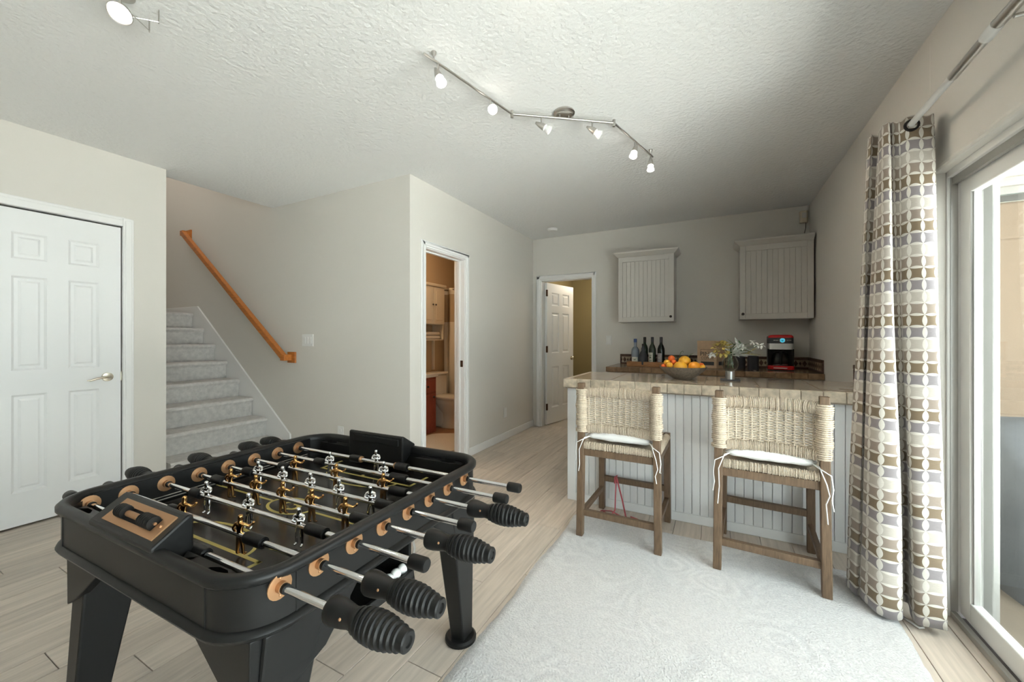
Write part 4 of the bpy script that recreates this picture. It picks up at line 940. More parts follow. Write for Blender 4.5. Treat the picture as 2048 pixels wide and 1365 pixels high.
bump = {0: [(-0.005, -0.060), (0.195, 0.255)], 1: [(-0.155, -0.100), (0.262, 0.335)], 2: [(-0.235, -0.185), (0.355, 0.425)], 3: [(-0.30, -0.245), (0.395, 0.455)], 4: [(-0.31, -0.25), (0.40, 0.46)], 5: [(-0.235, -0.185), (0.345, 0.415)], 6: [(-0.145, -0.095), (0.245, 0.315)], 7: [(0.165, 0.245)]}
handle_right = {2, 4, 6, 7}
def handle_mesh():
    prof = [(0.004, 0.0), (0.0235, 0.0), (0.026, 0.006), (0.0255, 0.020), (0.0225, 0.040), (0.0195, 0.055), (0.021, 0.066)]
    x = 0.068; k = 0
    env = lambda q: 0.0215 + 0.0085 * math.sin(min(1, q * 1.12) * PI) ** 0.8
    n = 9
    for k in range(n):
        q = (k + 0.5) / n; r = env(q); prof += [(r - 0.0022, x + 0.001), (r + 0.0004, x + 0.003), (r + 0.0006, x + 0.0088), (r - 0.0022, x + 0.0108)]; x += 0.0118
    prof += [(0.0185, x + 0.001), (0.0185, x + 0.012), (0.016, x + 0.0145), (0.0095, x + 0.0145), (0.008, x + 0.011), (0.001, x + 0.011)]
    return MB().lathe(prof, 22, (0, 0, 0), 'x')
def cap_mesh(): return MB().lathe([(0.008, 0.0), (0.0155, 0.0), (0.0165, 0.003), (0.0165, 0.042), (0.014, 0.046), (0.001, 0.046)], 18, (0, 0, 0), 'x')
def bear_mesh():     # flange disc + collar + bolts, axis +x
    return MB().lathe([(0.009, 0.0), (0.0265, 0.0), (0.0265, 0.003), (0.012, 0.004), (0.012, 0.016), (0.0085, 0.0165), (0.0085, 0.0)], 20, (0, 0, 0), 'x')
hm = cm = bm_ = sl = bp_ = None
for k in range(8):
    y = rod_y[k]; rt = k in handle_right
    xe_r = 0.70 if rt else 0.745; xe_l = -0.55 if rt else -0.52
    rod = MB().tube([(xe_l, 0, 0), (xe_r, 0, 0)], 0.0078, 14).build('rod', m_chrome, FT, smooth=60); rod.location = (0, y, RZ)
    if hm is None: hm = handle_mesh().build('handle', m_blackm, rod, smooth=32); hm.location = (-0.492, 0, 0); hm.rotation_euler = (0, 0, PI)
    # right end
    if rt:
        h = inst(hm, 'handle', rod)
        h.parent = rod; h.location = (0.676, 0, 0)
        MB().sphere((0.045, -0.0195, 0.006), 0.0032, 8).build('handle_screw', m_copper, rod, smooth=60).location = (0.676, 0, 0)
    else:
        if cm is None: cm = cap_mesh().build('end_cap', m_blackm, rod, smooth=32); c_ = cm
        else: c_ = inst(cm, 'end_cap', rod)
        c_.location = (0.704, 0, 0)
    # left end: mirrored
    if rt: c_ = inst(cm, 'end_cap', rod, (-0.525, 0, 0), (0, 0, PI))
    elif k: inst(hm, 'handle', rod, (-0.492, 0, 0), (0, 0, PI))
    for (xx, rz_) in ((CXO + HW - 0.0118, 0), (LX, 0)):
        if bm_ is None: b_ = bm_ = bear_mesh().build('bearing', m_copper, FT, smooth=32)
        else: b_ = inst(bm_, 'bearing', FT)
        b_.location = (xx, y, RZ); b_.rotation_euler = (0, 0, rz_)
        if xx > 0:
            for dz in (-0.018, 0.018):
                if bp_ is None: q = bp_ = MB().sphere((0, 0, 0), 0.0036, 8).build('bolt', m_copper, b_, smooth=60)
                else: q = inst(bp_, 'bolt', b_)
                q.location = (0.003, 0, dz)
        rs = MB().lathe([(0.0082, 0.0), (0.0105, 0.0), (0.0105, 0.008), (0.0082, 0.008)], 14, (0.0165, 0, 0), 'x').build('bushing', m_blackm, b_, smooth=40)
    for (a, c_) in bump[k]:
        a, c_ = min(a, c_), max(a, c_)
        MB().lathe([(0.0082, a), (0.0145, a), (0.0155, a + 0.003), (0.0155, c_ - 0.003), (0.0145, c_), (0.011, c_), (0.011, c_ - 0.003), (0.0082, c_ - 0.003)], 16, (0, 0, 0), 'x').build('bumper', m_blackm, rod, smooth=32)
        if k in (0, 7): g = a - 0.008 if a > 0.1 else c_; MB().lathe([(0.0082, 0), (0.0135, 0.001), (0.0135, 0.007), (0.0082, 0.008)], 14, (g, 0, 0), 'x').build('stop_ring', m_copper, rod, smooth=40)
    for i, xm in enumerate(men[k]):
        f = inst(me_silver if k in silver else me_gold, 'player_figure', rod, (xm, 0, 0.0035), scale=(1.1, 1.1, 1.06))
        f.rotation_euler = (math.radians(-3 if k in silver else 2), 0, math.radians(200 if k in silver else 15)) if k in silver else (0, 0, math.radians(8))
        f['label'] = 'chrome player figure with folded arms' if k in silver else 'bronze player figure with a raised fist'
# legs with gussets and round feet
for sx in (-1, 1):
    for sy in (-1, 1):
        def q(cx, cy, ax, ay, z): return [(cx - ax, cy - ay, z), (cx + ax, cy - ay, z), (cx + ax, cy + ay, z), (cx - ax, cy + ay, z)]
        lg = MB().hexa(q(CXO + sx * 0.408, sy * 0.418, 0.030, 0.034, 0.015), q(CXO + sx * 0.428, sy * 0.335, 0.044, 0.075, ZB - 0.004)).build('leg', m_black, FT, bevel=0.006)
        MB().lathe([(0.056, 0.0), (0.062, 0.003), (0.062, 0.013), (0.054, 0.020), (0.001, 0.021)], 28, (CXO + sx * 0.405, sy * 0.415, 0)).build('foot_disc', m_black, lg, smooth=40)
        MB().prism([(CXO + sx * 0.460, ZB - 0.004), (CXO + sx * 0.235, ZB - 0.004), (CXO + sx * 0.255, 0.535), (CXO + sx * 0.385, 0.44), (CXO + sx * 0.455, 0.40)], sy * 0.405, sy * 0.435, 'y').build('gusset', m_black, lg, bevel=0.003)
        MB().prism([(sy * 0.40, ZB - 0.004), (sy * 0.14, ZB - 0.004), (sy * 0.26, 0.47), (sy * 0.40, 0.42)], CXO + sx * 0.435, CXO + sx * 0.465, 'x').build('gusset', m_black, lg, bevel=0.003)
        for (px, pz) in ((0.345, 0.575), (0.33, 0.566)):
            MB().sphere((CXO + sx * px, sy * 0.437, pz), 0.004, 8).build('bolt', m_void, lg, smooth=60)
# ball return box under the right side
br = MB().box(0.30, 0.315, -0.19, 0.06, 0.462, ZB).box(0.315, 0.49, -0.19, -0.178, 0.462, ZB).box(0.315, 0.49, 0.048, 0.06, 0.462, ZB).box(0.315, 0.50, -0.19, 0.06, 0.455, 0.466).box(0.488, 0.50, -0.19, 0.06, 0.455, 0.482).build('ball_return', m_black, FT, bevel=0.003)
MB().tube([(0.494, 0.055, 0.50), (0.502, 0.06, 0.55), (0.494, 0.055, 0.595)], 0.004, 6).build('retainer', m_nickel, br)
fm = Matrix.Translation((-1.34, 0.88, 0)) @ Matrix.Rotation(math.radians(1.5), 4, 'Z')
bme = None
for i, yy in enumerate((0.0, 0.031, 0.062)):
    p = fm @ Vector((0.466, -0.016 + yy, 0.4825))
    if bme is None: o = MB().sphere((0, 0, 0), 0.0165, 18).build('game_ball', m_ball, smooth=80); bme = o
    else: o = inst(bme, 'game_ball', None)
    o.location = p; tag(o, 'white game ball lying in the ball return of the foosball table', 'ball', 'balls in the foosball table ball return')

# ================================================================== CURTAIN AND ROD
RXc, RZc = 0.738, 2.115
t = thing('curtain_rod', 'white and metal curtain rod above the sliding glass door', 'curtain rod', (0, 0, 0))
MB().tube([(RXc, 2.47, RZc), (RXc, 1.93, RZc + 0.012)], 0.0125, 14).build('pole', m_rodw, t, smooth=60)
MB().tube([(RXc, 1.93, RZc + 0.012), (RXc, 1.72, RZc + 0.020)], 0.0145, 14).build('pole', m_nickel, t, smooth=60)
MB().tube([(RXc, 1.74, RZc + 0.019), (RXc, 1.68, RZc + 0.022)], 0.0175, 14).build('tape_joint', m_rodw, t, smooth=60)
MB().tube([(RXc, 1.69, RZc + 0.022), (RXc, -1.4, RZc + 0.03)], 0.0165, 14).build('pole', m_nickel, t, smooth=60)
for yy in (1.635, -1.0):
    MB().tube([(RXc + 0.01, yy, RZc + 0.005), (XR - 0.004, yy, RZc + 0.005)], 0.006, 8).build('bracket', m_nickel, t, smooth=60)
    MB().box(XR - 0.006, XR + 0.001, yy - 0.02, yy + 0.02, RZc - 0.03, RZc + 0.03).build('bracket_plate', m_nickel, t)
MB().lathe([(0.001, 0.02), (0.012, 0.018), (0.018, 0.008), (0.018, 0.0), (0.012, -0.006)], 16, (RXc, 2.475, RZc), 'y').build('finial', m_rodw, t, smooth=50)
# curtain: accordion of deep folds; plan = list of fold points (x, y) at the top and at the hem
top = [(0.822, 2.330), (0.812, 2.262), (0.690, 2.268), (0.655, 2.300), (0.672, 2.360), (0.735, 2.380), (0.655, 2.410), (0.630, 2.440), (0.640, 2.47), (0.72, 2.475)]
hem = [(0.800, 2.275), (0.828, 2.205), (0.752, 2.195), (0.735, 2.25), (0.755, 2.36), (0.700, 2.36), (0.698, 2.215), (0.612, 2.210), (0.585, 2.33), (0.66, 2.38), (0.598, 2.345), (0.565, 2.325), (0.555, 2.40), (0.62, 2.46)]
top = [(0.818, 2.345), (0.808, 2.262), (0.760, 2.254), (0.715, 2.262), (0.690, 2.275), (0.678, 2.310), (0.674, 2.275), (0.655, 2.300), (0.662, 2.36), (0.70, 2.38), (0.650, 2.385), (0.640, 2.375), (0.636, 2.41), (0.69, 2.47)]
def spline(P, n):
    out = []; P = [Vector((p[0], p[1], 0)) for p in P]
    for i in range(len(P) - 1):
        p0, p1, p2, p3 = P[max(i - 1, 0)], P[i], P[i + 1], P[min(i + 2, len(P) - 1)]
        for k in range(n):
            s = k / n; out.append(0.5 * ((2 * p1) + (p2 - p0) * s + (2 * p0 - 5 * p1 + 4 * p2 - p3) * s * s + (3 * p1 - p0 - 3 * p2 + p3) * s ** 3))
    return out + [P[-1]]
tp, hp = spline(top, 9), spline(hem, 9)
N, R_ = len(tp), 60; V = []; UV = []
for j in range(R_ + 1):
    f = j / R_; g = f ** 0.85; z = 2.150 - 2.118 * f; acc = 0; prev = None
    row_ = []
    for i in range(N):
        p = tp[i].lerp(hp[i], g); p = Vector((p.x + 0.006 * math.sin(5 * f + i * 0.3) * math.sin(PI * f), p.y + 0.006 * math.sin(7 * f + i * 0.2) * math.sin(PI * f), 0))
        if prev is not None: acc += (hp[i] - hp[i - 1]).length * 0.55 + (tp[i] - tp[i - 1]).length * 0.45
        prev = p; zz = z + 0.012 * (0.5 - f) * math.sin(i * 0.35) * (1 if j in (0, R_) else 1)
        V.append((p.x, p.y, zz)); UV.append((acc / 0.0495 + 0.2, (2.15 - z) / 0.0495))
b = MB(); b.add(V, [(j * N + i, j * N + i + 1, (j + 1) * N + i + 1, (j + 1) * N + i) for j in range(R_) for i in range(N - 1)])
t = thing('window_curtain', 'patterned beige and brown curtain bunched beside the glass door', 'curtain', (0, 0, 0))
me = bpy.data.meshes.new('drape'); me.from_pydata(b.v, [], b.f); uvl = me.uv_layers.new(name='UVMap')
for poly in me.polygons:
    for li in poly.loop_indices: uvl.data[li].uv = UV[me.loops[li].vertex_index]
me.materials.append(m_curt); me.shade_smooth(); co = bpy.data.objects.new('drape', me); COL.objects.link(co); co.parent = t
so = co.modifiers.new('solid', 'SOLIDIFY'); so.thickness = 0.003
g_ = MB()
for k in range(24):
    a = 2 * PI * k / 24
g_.lathe([(0.017, -0.003), (0.025, -0.004), (0.027, 0.0), (0.025, 0.004), (0.017, 0.003), (0.017, -0.003)], 24, (0.738, 2.2535, 2.113), 'y')
g_.build('grommet', m_grom, t, smooth=40)

# ================================================================== TRACK LIGHTS
t = thing('track_light', 'brushed nickel track light with six spot heads on a jointed bar', 'track light', (-0.807, 2.235, H))
def rel(p): return Vector(p) - Vector((-0.807, 2.235, H))
zb = 2.53
A, J1, J2, B_ = Vector((-1.194, 1.444, zb)), Vector((-1.062, 2.046, zb)), Vector((-0.552, 2.419, zb)), Vector((-0.411, 2.982, zb))
MB().lathe([(0.001, 0.0), (0.062, 0.0), (0.064, -0.010), (0.052, -0.016), (0.048, -0.020), (0.001, -0.021)], 28).build('canopy', m_nickel, t, smooth=40)
for s in (-1, 1): MB().tube([(s * 0.022, s * 0.016, -0.018), (s * 0.022, s * 0.016, -0.042)], 0.004, 8).build('canopy_stem', m_nickel, t)
for a, c_ in ((A - (J1 - A).normalized() * 0.02, J1), (J1, J2), (J2, B_ + (B_ - J2).normalized() * 0.02)): MB().tube([rel(a), rel(c_)], 0.0065, 10).build('track_bar', m_nickel, t, smooth=60)
for j_ in (J1, J2): MB().tube([rel(j_) + Vector((0, 0, 0.018)), rel(j_) - Vector((0, 0, 0.022))], 0.0095, 10).build('hinge_joint', m_nickel, t, smooth=60)
for e_ in (A + (J1 - A) * 0.06, B_ + (J2 - B_) * 0.03):
    q = rel(e_); MB().lathe([(0.013, -0.001), (0.011, -0.012), (0.004, -0.022), (0.004, zb - H - 0.0)], 12, (q.x, q.y, 0)).build('end_support', m_nickel, t, smooth=50)
def spot(pos, aim, lit):
    p = rel(pos); aim = Vector(aim).normalized()
    hd_ = p - Vector((0, 0, 0.055))
    MB().tube([p, hd_], 0.0045, 8).build('stem', m_nickel, t)
    mt = Matrix.Translation(hd_ - aim * 0.012) @ aim.to_track_quat('Z', 'Y').to_matrix().to_4x4()
    h = MB().lathe([(0.001, -0.030), (0.006, -0.028), (0.013, -0.008), (0.018, 0.014), (0.0195, 0.032), (0.017, 0.034), (0.001, 0.034)], 18).xform(mt).build('spot_head', m_nickel, t, smooth=50)
    MB().lathe([(0.017, 0.032), (0.021, 0.038), (0.016, 0.042), (0.022, 0.056), (0.0255, 0.068), (0.0245, 0.071), (0.001, 0.069)], 18).xform(mt).build('bulb', m_bulb if lit else m_bulboff, h, smooth=45)
    w_ = Vector((-0.807, 2.235, H)) + hd_ + aim * 0.075
    l = lamp('spot_glow', 'SPOT', w_, 8.0 if lit else 4.5, (1, 0.84, 0.64), 0.02, spot_size=math.radians(100), spot_blend=0.6); l.rotation_euler = aim.to_track_quat('-Z', 'Y').to_euler()  # heads with bulbs off still get an added weak light
    l.parent = t; l.location = w_ - Vector((-0.807, 2.235, H))
DN = Vector((0, 0, -1))
spot(A.lerp(J1, 0.10), RT * 0.35 + DN * 0.9 - FW * 0.25, True)
spot(A.lerp(J1, 0.70), RT * 0.25 + DN * 0.5 - FW * 0.8, True)
spot(J1.lerp(J2, 0.28), RT * 0.8 + DN * 0.55 - FW * 0.15, False)
spot(J1.lerp(J2, 0.78), RT * 0.8 + DN * 0.6 - FW * 0.15, False)
spot(J2.lerp(B_, 0.52), -RT * 0.30 + DN * 0.9 - FW * 0.25, True)
spot(J2.lerp(B_, 0.97), -RT * 0.04 + DN * 1.0 - FW * 0.15, True)
# second fitting, mostly out of frame
t2 = thing('wire_spotlight', 'lit round spotlight with wire stirrups on the ceiling by the stairs', 'spotlight', (-2.07, 0.655, H))
aim = (-FW * 0.55 + DN * 0.8 + RT * 0.25).normalized()
mt = Matrix.Translation(Vector((0.0, 0.0, -0.085))) @ aim.to_track_quat('Z', 'Y').to_matrix().to_4x4()
h = MB().lathe([(0.001, -0.05), (0.018, -0.045), (0.03, -0.02), (0.036, 0.0), (0.040, 0.004), (0.038, 0.008), (0.034, 0.004)], 22).xform(mt).build('spot_head', m_nickel, t2, smooth=45)
MB().lathe([(0.001, 0.004), (0.034, 0.004), (0.034, 0.006), (0.001, 0.007)], 22).xform(mt).build('bulb', m_bulb, h)
for (u0, v0, u1, v1) in ((318, 20, 319, 42), (299, 38, 301, 58)):
    za, zc = H, H - 0.045
    pa_ = onz(u0, v0, za) - Vector((-2.07, 0.655, H)); pb_ = pa_ + Vector((0, 0, -0.05)); off = (RT * 0.5 - FW * 0.5).normalized() * -0.012
    end = Vector((0, 0, -0.075)) + (pb_ - Vector((0, 0, -0.075))).cross(Vector((0, 0, 1))).normalized() * (0.03 if u0 > 305 else -0.03) * -1
    MB().tube([pa_, pb_, pb_ + off, pa_ + off], 0.0024, 6).build('stirrup', m_nickel, t2)
    MB().tube([pb_, end], 0.0018, 6).build('wire', m_nickel, t2)
MB().tube([(0, 0, -0.055), (0, 0, 0)], 0.006, 8).build('stem', m_nickel, t2)
MB().lathe([(0.001, 0.0), (0.045, 0.0), (0.045, -0.012), (0.001, -0.014)], 24).build('canopy', m_nickel, t2, smooth=40)
l = lamp('wire_spot_glow', 'SPOT', (0, 0, 0), 6, (1, 0.92, 0.8), 0.03, t2, spot_size=math.radians(110), spot_blend=0.7); l.location = Vector((0, 0, -0.085)) + aim * 0.03; l.rotation_euler = aim.to_track_quat('-Z', 'Y').to_euler()

# ================================================================== THINGS ON THE BACK WORKTOP
# tray
TX, TY = -0.655, 4.62
t = thing('serving_tray', 'wooden serving tray holding the bottles', 'tray', (TX, TY, KZ))
MB().box(-0.235, 0.235, -0.09, 0.09, 0.0, 0.012).box(-0.235, 0.235, -0.09, -0.078, 0.012, 0.052).box(-0.235, 0.235, 0.078, 0.09, 0.012, 0.052).box(-0.235, -0.223, -0.078, 0.078, 0.012, 0.052).box(0.223, 0.235, -0.078, 0.078, 0.012, 0.052).build('tray_body', m_tray, t, bevel=0.003)
def bottle(x, y, prof, m, label, capm, cap, lab=None):
    t = thing('bottle', label, 'bottle', (x, y, KZ + 0.012), group='bottles on the wooden tray')
    MB().lathe(prof, 22).build('glass_body', m, t, smooth=45)
    MB().lathe(cap, 18).build('cap', capm, t, smooth=40)
    if lab:
        r, z0, z1, a0, a1, lm = lab; n = 14; b = MB(); V = []
        for i in range(n + 1):
            a = a0 + (a1 - a0) * i / n
            for rr in (r, r + 0.0012):
                for z in (z0, z1): V.append((rr * math.cos(a), rr * math.sin(a), z))
        b.add(V, [(i * 4 + 2, i * 4 + 6, i * 4 + 7, i * 4 + 3) for i in range(n)] + [(i * 4 + 1, i * 4 + 3, i * 4 + 7, i * 4 + 5) for i in range(n)] + [(i * 4, i * 4 + 4, i * 4 + 6, i * 4 + 2) for i in range(n)] + [(0, 2, 3, 1), (n * 4, n * 4 + 1, n * 4 + 3, n * 4 + 2)])
        lb = b.build('paper_label', lm, t, smooth=60)
        for (za, zb_, w_) in ((0.72, 0.76, 0.5), (0.5, 0.62, 0.35), (0.25, 0.29, 0.5)):
            am = (a0 + a1) / 2; V = []; q = (a1 - a0) * w_ / 2
            b2 = MB()
            for i in range(7):
                a = am - q + 2 * q * i / 6
                for z in (z0 + (z1 - z0) * za, z0 + (z1 - z0) * zb_): V.append(((r + 0.0016) * math.cos(a), (r + 0.0016) * math.sin(a), z))
            b2.add(V, [(i * 2, i * 2 + 2, i * 2 + 3, i * 2 + 1) for i in range(6)]); b2.build('label_print', m_leafg if lm is m_paper else m_paper, lb)
    return t
wine = [(0.001, 0.004), (0.030, 0.0), (0.037, 0.004), (0.038, 0.16), (0.037, 0.185), (0.028, 0.215), (0.016, 0.238), (0.0145, 0.25), (0.0145, 0.312), (0.001, 0.312)]
wcap = [(0.0148, 0.255), (0.0152, 0.256), (0.0155, 0.314), (0.001, 0.316)]
bottle(TX - 0.155, TY - 0.015, [(0.001, 0.003), (0.036, 0.0), (0.042, 0.006), (0.043, 0.10), (0.045, 0.14), (0.040, 0.175), (0.026, 0.198), (0.0165, 0.205), (0.0165, 0.265), (0.001, 0.265)], m_gblue, 'pale blue glass bottle with a blue cap on the tray', m_bluecap, [(0.0175, 0.255), (0.018, 0.257), (0.018, 0.295), (0.001, 0.297)], (0.0436, 0.02, 0.09, -PI * 0.75, -PI * 0.25, m_paper))
bottle(TX - 0.060, TY + 0.035, wine, m_ggreen, 'dark green wine bottle at the back of the tray', m_knob, wcap)
bottle(TX - 0.065, TY - 0.045, [(0.001, 0.003), (0.040, 0.0), (0.046, 0.006), (0.047, 0.07), (0.042, 0.115), (0.028, 0.15), (0.015, 0.172), (0.0125, 0.185), (0.0125, 0.235), (0.001, 0.235)], m_can, 'squat grey glass bottle with a rounded body on the tray', m_knob, [(0.013, 0.215), (0.0135, 0.216), (0.0135, 0.238), (0.001, 0.24)])
bottle(TX + 0.030, TY - 0.02, wine, m_ggreen, 'green wine bottle with a cream label on the tray', m_can, wcap, (0.0385, 0.02, 0.142, -PI * 0.88, -PI * 0.42, m_paper))
bottle(TX + 0.122, TY - 0.02, wine, m_gdark, 'near black wine bottle with a lilac grey label on the tray', m_can, wcap, (0.0385, 0.02, 0.136, -PI * 0.88, -PI * 0.42, mat('label_lilac', (0.42, 0.39, 0.40), 0.7, noise=(45, 0.2))))
# coffee bag
t = thing('coffee_bag', 'brown paper coffee bag printed PINO COFFEE on the back worktop', 'coffee bag', (-0.055, 4.66, KZ), math.radians(-14))
MB().prism([(-0.105, -0.07), (0.085, -0.07), (0.135, 0.06), (-0.06, 0.06)], 0.0, 0.285).build('paper_bag', m_kraft, t, bevel=0.004)
MB().prism([(-0.105, -0.0712), (0.085, -0.0712), (0.085, -0.066), (-0.105, -0.066)], 0.255, 0.287).build('fold', m_kraft, t, bevel=0.002)
RX90 = Matrix.Rotation(PI / 2, 4, 'X')
text_mesh('PINO', 0.062, 'printed_text', m_ink, t, Matrix.Translation((-0.004, -0.0705, 0.128)) @ RX90); text_mesh('COFFEE', 0.036, 'printed_text', m_ink, t, Matrix.Translation((-0.004, -0.0705, 0.094)) @ RX90)
fr_ = MB().box(-0.07, 0.062, -0.0712, -0.0700, 0.194, 0.197).box(-0.07, -0.067, -0.0712, -0.0700, 0.172, 0.197).box(0.059, 0.062, -0.0712, -0.0700, 0.172, 0.197).box(-0.07, 0.062, -0.0712, -0.07, 0.083, 0.0855).box(-0.012, 0.058, -0.0712, -0.07, 0.178, 0.1805).build('printed_frame', m_ink, t)
MB().box(-0.068, 0.060, -0.0712, -0.0700, 0.030, 0.068).build('printed_panel', m_can, t)
a_, b_ = Vector((0.0872, -0.068, 0)), Vector((0.1362, 0.059, 0)); e_ = b_ - a_
MB().hexa([(a_ + e_ * 0.2 + Vector((0.0008, -0.0003, z))) for z in (0.032,)] + [(a_ + e_ * 0.8 + Vector((0.0008, -0.0003, 0.032))), (a_ + e_ * 0.8 + Vector((0.0008, -0.0003, 0.07))), (a_ + e_ * 0.2 + Vector((0.0008, -0.0003, 0.07)))],
          [(a_ + e_ * 0.2 + Vector((0.0002, 0, 0.032))), (a_ + e_ * 0.8 + Vector((0.0002, 0, 0.032))), (a_ + e_ * 0.8 + Vector((0.0002, 0, 0.07))), (a_ + e_ * 0.2 + Vector((0.0002, 0, 0.07)))]).build('printed_panel', m_can, t)
# canisters
for i, (cx_, cy_) in enumerate(((0.215, 4.56), (0.330, 4.55))):
    t = thing('canister', ('charcoal canister standing between the coffee bag and its twin' if i == 0 else 'charcoal canister standing next to the red coffee maker'), 'canister', (cx_, cy_, KZ), group='charcoal canisters on the back worktop')
    MB().lathe([(0.001, 0.002), (0.046, 0.0), (0.049, 0.004), (0.050, 0.125), (0.047, 0.128), (0.045, 0.125)], 26).build('pot', m_can, t, smooth=40)
    MB().lathe([(0.045, 0.12), (0.048, 0.128), (0.050, 0.134), (0.040, 0.139), (0.001, 0.14)], 26).build('lid', m_can, t, smooth=40)
# coffee maker
t = thing('coffee_maker', 'red and black drip coffee maker with a steel band', 'coffee maker', (0.565, 4.66, KZ), math.radians(-3))
def rr2(hw, hd, r, n=5): return [(p[0], p[1]) for p in (lambda: [(cx + r * math.cos(a0 + PI / 2 * i / n), cy + r * math.sin(a0 + PI / 2 * i / n)) for cx, cy, a0 in ((hw - r, hd - r, 0), (-hw + r, hd - r, PI / 2), (-hw + r, -hd + r, PI), (hw - r, -hd + r, 3 * PI / 2)) for i in range(n + 1)])()]
MB().prism(rr2(0.108, 0.13, 0.03), 0.0, 0.010).build('foot', m_blackm, t); MB().prism(rr2(0.108, 0.13, 0.03), 0.010, 0.048).build('base', m_red, t, bevel=0.006)
MB().box(-0.06, 0.05, -0.1315, -0.1295, 0.022, 0.030).build('base_badge', m_steel, t)
MB().prism([(-0.104, -0.02), (0.104, -0.02), (0.104, 0.115), (-0.104, 0.115)], 0.048, 0.335).build('rear_column', m_blackm, t, bevel=0.01)
for s in (-1, 1): MB().prism([(s * 0.104, -0.115), (s * 0.094, -0.115), (s * 0.094, 0.0), (s * 0.104, 0.0)], 0.048, 0.21).build('side_cheek', m_blackm, t, bevel=0.003)
MB().prism(rr2(0.104, 0.12, 0.03), 0.205, 0.262).build('steel_band', m_steel, t, smooth=40)
MB().prism(rr2(0.103, 0.119, 0.03), 0.262, 0.318).build('control_panel', m_can, t, smooth=40)
MB().lathe([(1.0, 0.318), (1.0, 0.330), (0.94, 0.340), (0.80, 0.346), (0.001, 0.348)], 4).build('lid_core', m_red, t) if False else None
b = MB(); lp = [rr2(0.103, 0.119, 0.03), rr2(0.100, 0.116, 0.03), rr2(0.090, 0.105, 0.03), rr2(0.06, 0.075, 0.03)]; zz = [0.318, 0.334, 0.344, 0.348]; n = len(lp[0])
b.add([(p[0], p[1], z) for l_, z in zip(lp, zz) for p in l_], [(i * n + k, i * n + (k + 1) % n, (i + 1) * n + (k + 1) % n, (i + 1) * n + k) for i in range(3) for k in range(n)] + [tuple(range(3 * n, 4 * n)), tuple(range(n))[::-1]]); b.build('lid', m_red, t, smooth=40)
MB().lathe([(0.001, -0.1215), (0.019, -0.1215), (0.021, -0.119)], 20, (0.012, 0, 0.292), 'y').build('display', m_cyan, t); MB().lathe([(0.0195, -0.122), (0.0225, -0.122), (0.0225, -0.119), (0.0195, -0.119), (0.0195, -0.122)], 20, (0.012, 0, 0.292), 'y').build('display_ring', m_white, t)
b = MB().box(0.003, 0.021, -0.1225, -0.1216, 0.289, 0.295).box(0.008, 0.016, -0.1225, -0.1216, 0.282, 0.286); b.build('display_print', m_can, t)
for xx, w_ in ((-0.052, 0.008), (-0.036, 0.005), (-0.024, 0.004), (0.050, 0.004), (0.064, 0.004), (0.077, 0.004)): MB().box(xx - w_, xx + w_, -0.1202, -0.1188, 0.290, 0.296).build('button', m_paper, t)
ca = MB().lathe([(0.001, 0.054), (0.060, 0.054), (0.074, 0.075), (0.078, 0.11), (0.066, 0.150), (0.052, 0.168), (0.052, 0.172)], 24, (0, -0.035, 0)).build('carafe', m_cglass, t, smooth=50)
MB().lathe([(0.001, 0.185), (0.045, 0.183), (0.055, 0.172), (0.052, 0.168), (0.001, 0.168)], 24, (0, -0.035, 0)).build('carafe_lid', m_blackm, ca, smooth=40)
MB().tube([(0.0, -0.09, 0.172), (0.0, -0.125, 0.165), (0.0, -0.135, 0.12), (0.0, -0.125, 0.075), (0.0, -0.112, 0.065)], 0.0115, 8).build('carafe_handle', m_blackm, ca, smooth=60)
MB().lathe([(0.05, 0.052), (0.062, 0.053), (0.062, 0.060), (0.05, 0.061)], 24, (0, -0.035, 0)).build('carafe_ring', m_steel, ca, smooth=40)

# ================================================================== THINGS ON THE BAR
bo = thing('fruit_bowl', 'grey ribbed wooden bowl full of oranges on the bar', 'bowl', (-0.216, 3.165, BZ))
n = 60; prof = [(0.058, 0.0), (0.066, 0.004), (0.105, 0.030), (0.140, 0.060), (0.160, 0.088), (0.162, 0.091), (0.157, 0.090), (0.136, 0.064), (0.10, 0.036), (0.06, 0.016), (0.001, 0.012)]
b = MB(); V = []
for i, (r, h_) in enumerate(prof):
    for k in range(n): a = 2 * PI * k / n; q = r * (1 + (0.022 * math.cos(30 * a) if 1 < i < 5 else 0)); V.append((q * math.cos(a), q * math.sin(a), h_))
b.add(V, [(i * n + k, i * n + (k + 1) % n, (i + 1) * n + (k + 1) % n, (i + 1) * n + k) for i in range(len(prof) - 1) for k in range(n)] + [tuple(range(n))[::-1]]); b.build('bowl_body', m_bowl, bo, smooth=60)
def fruit(dx, dy, z, r, m, label, stem=False):
    t = thing('orange', label, 'orange', (-0.216 + dx, 3.165 + dy, BZ + z - r), group='oranges in the fruit bowl')
    b = MB(); V = []
    b.lathe([(max(1e-4, r * math.sin(PI * i / 14) * (1 + 0.03 * math.sin(PI * i / 14))), r - r * 0.95 * math.cos(PI * i / 14)) for i in range(15)], 20); b.build('peel', m, t, smooth=80)
    MB().lathe([(0.001, r * 1.95), (0.004, r * 1.945), (0.0035, r * 1.97), (0.001, r * 1.975)], 8).build('stem_button', m_leafg, t)
    return t
fruit(-0.012, -0.060, 0.088, 0.046, m_yorange, 'big yellow-orange fruit at the front of the bowl')
fruit(0.010, 0.035, 0.128, 0.042, m_yorange, 'big orange on top of the fruit pile')
fruit(0.080, -0.020, 0.090, 0.042, m_orange, 'big orange at the side of the bowl nearer the vase')
fruit(-0.080, 0.020, 0.148, 0.024, m_redor, 'small reddish mandarin on top of the pile')
fruit(-0.108, -0.010, 0.118, 0.023, m_yorange, 'small yellow mandarin below the reddish one')
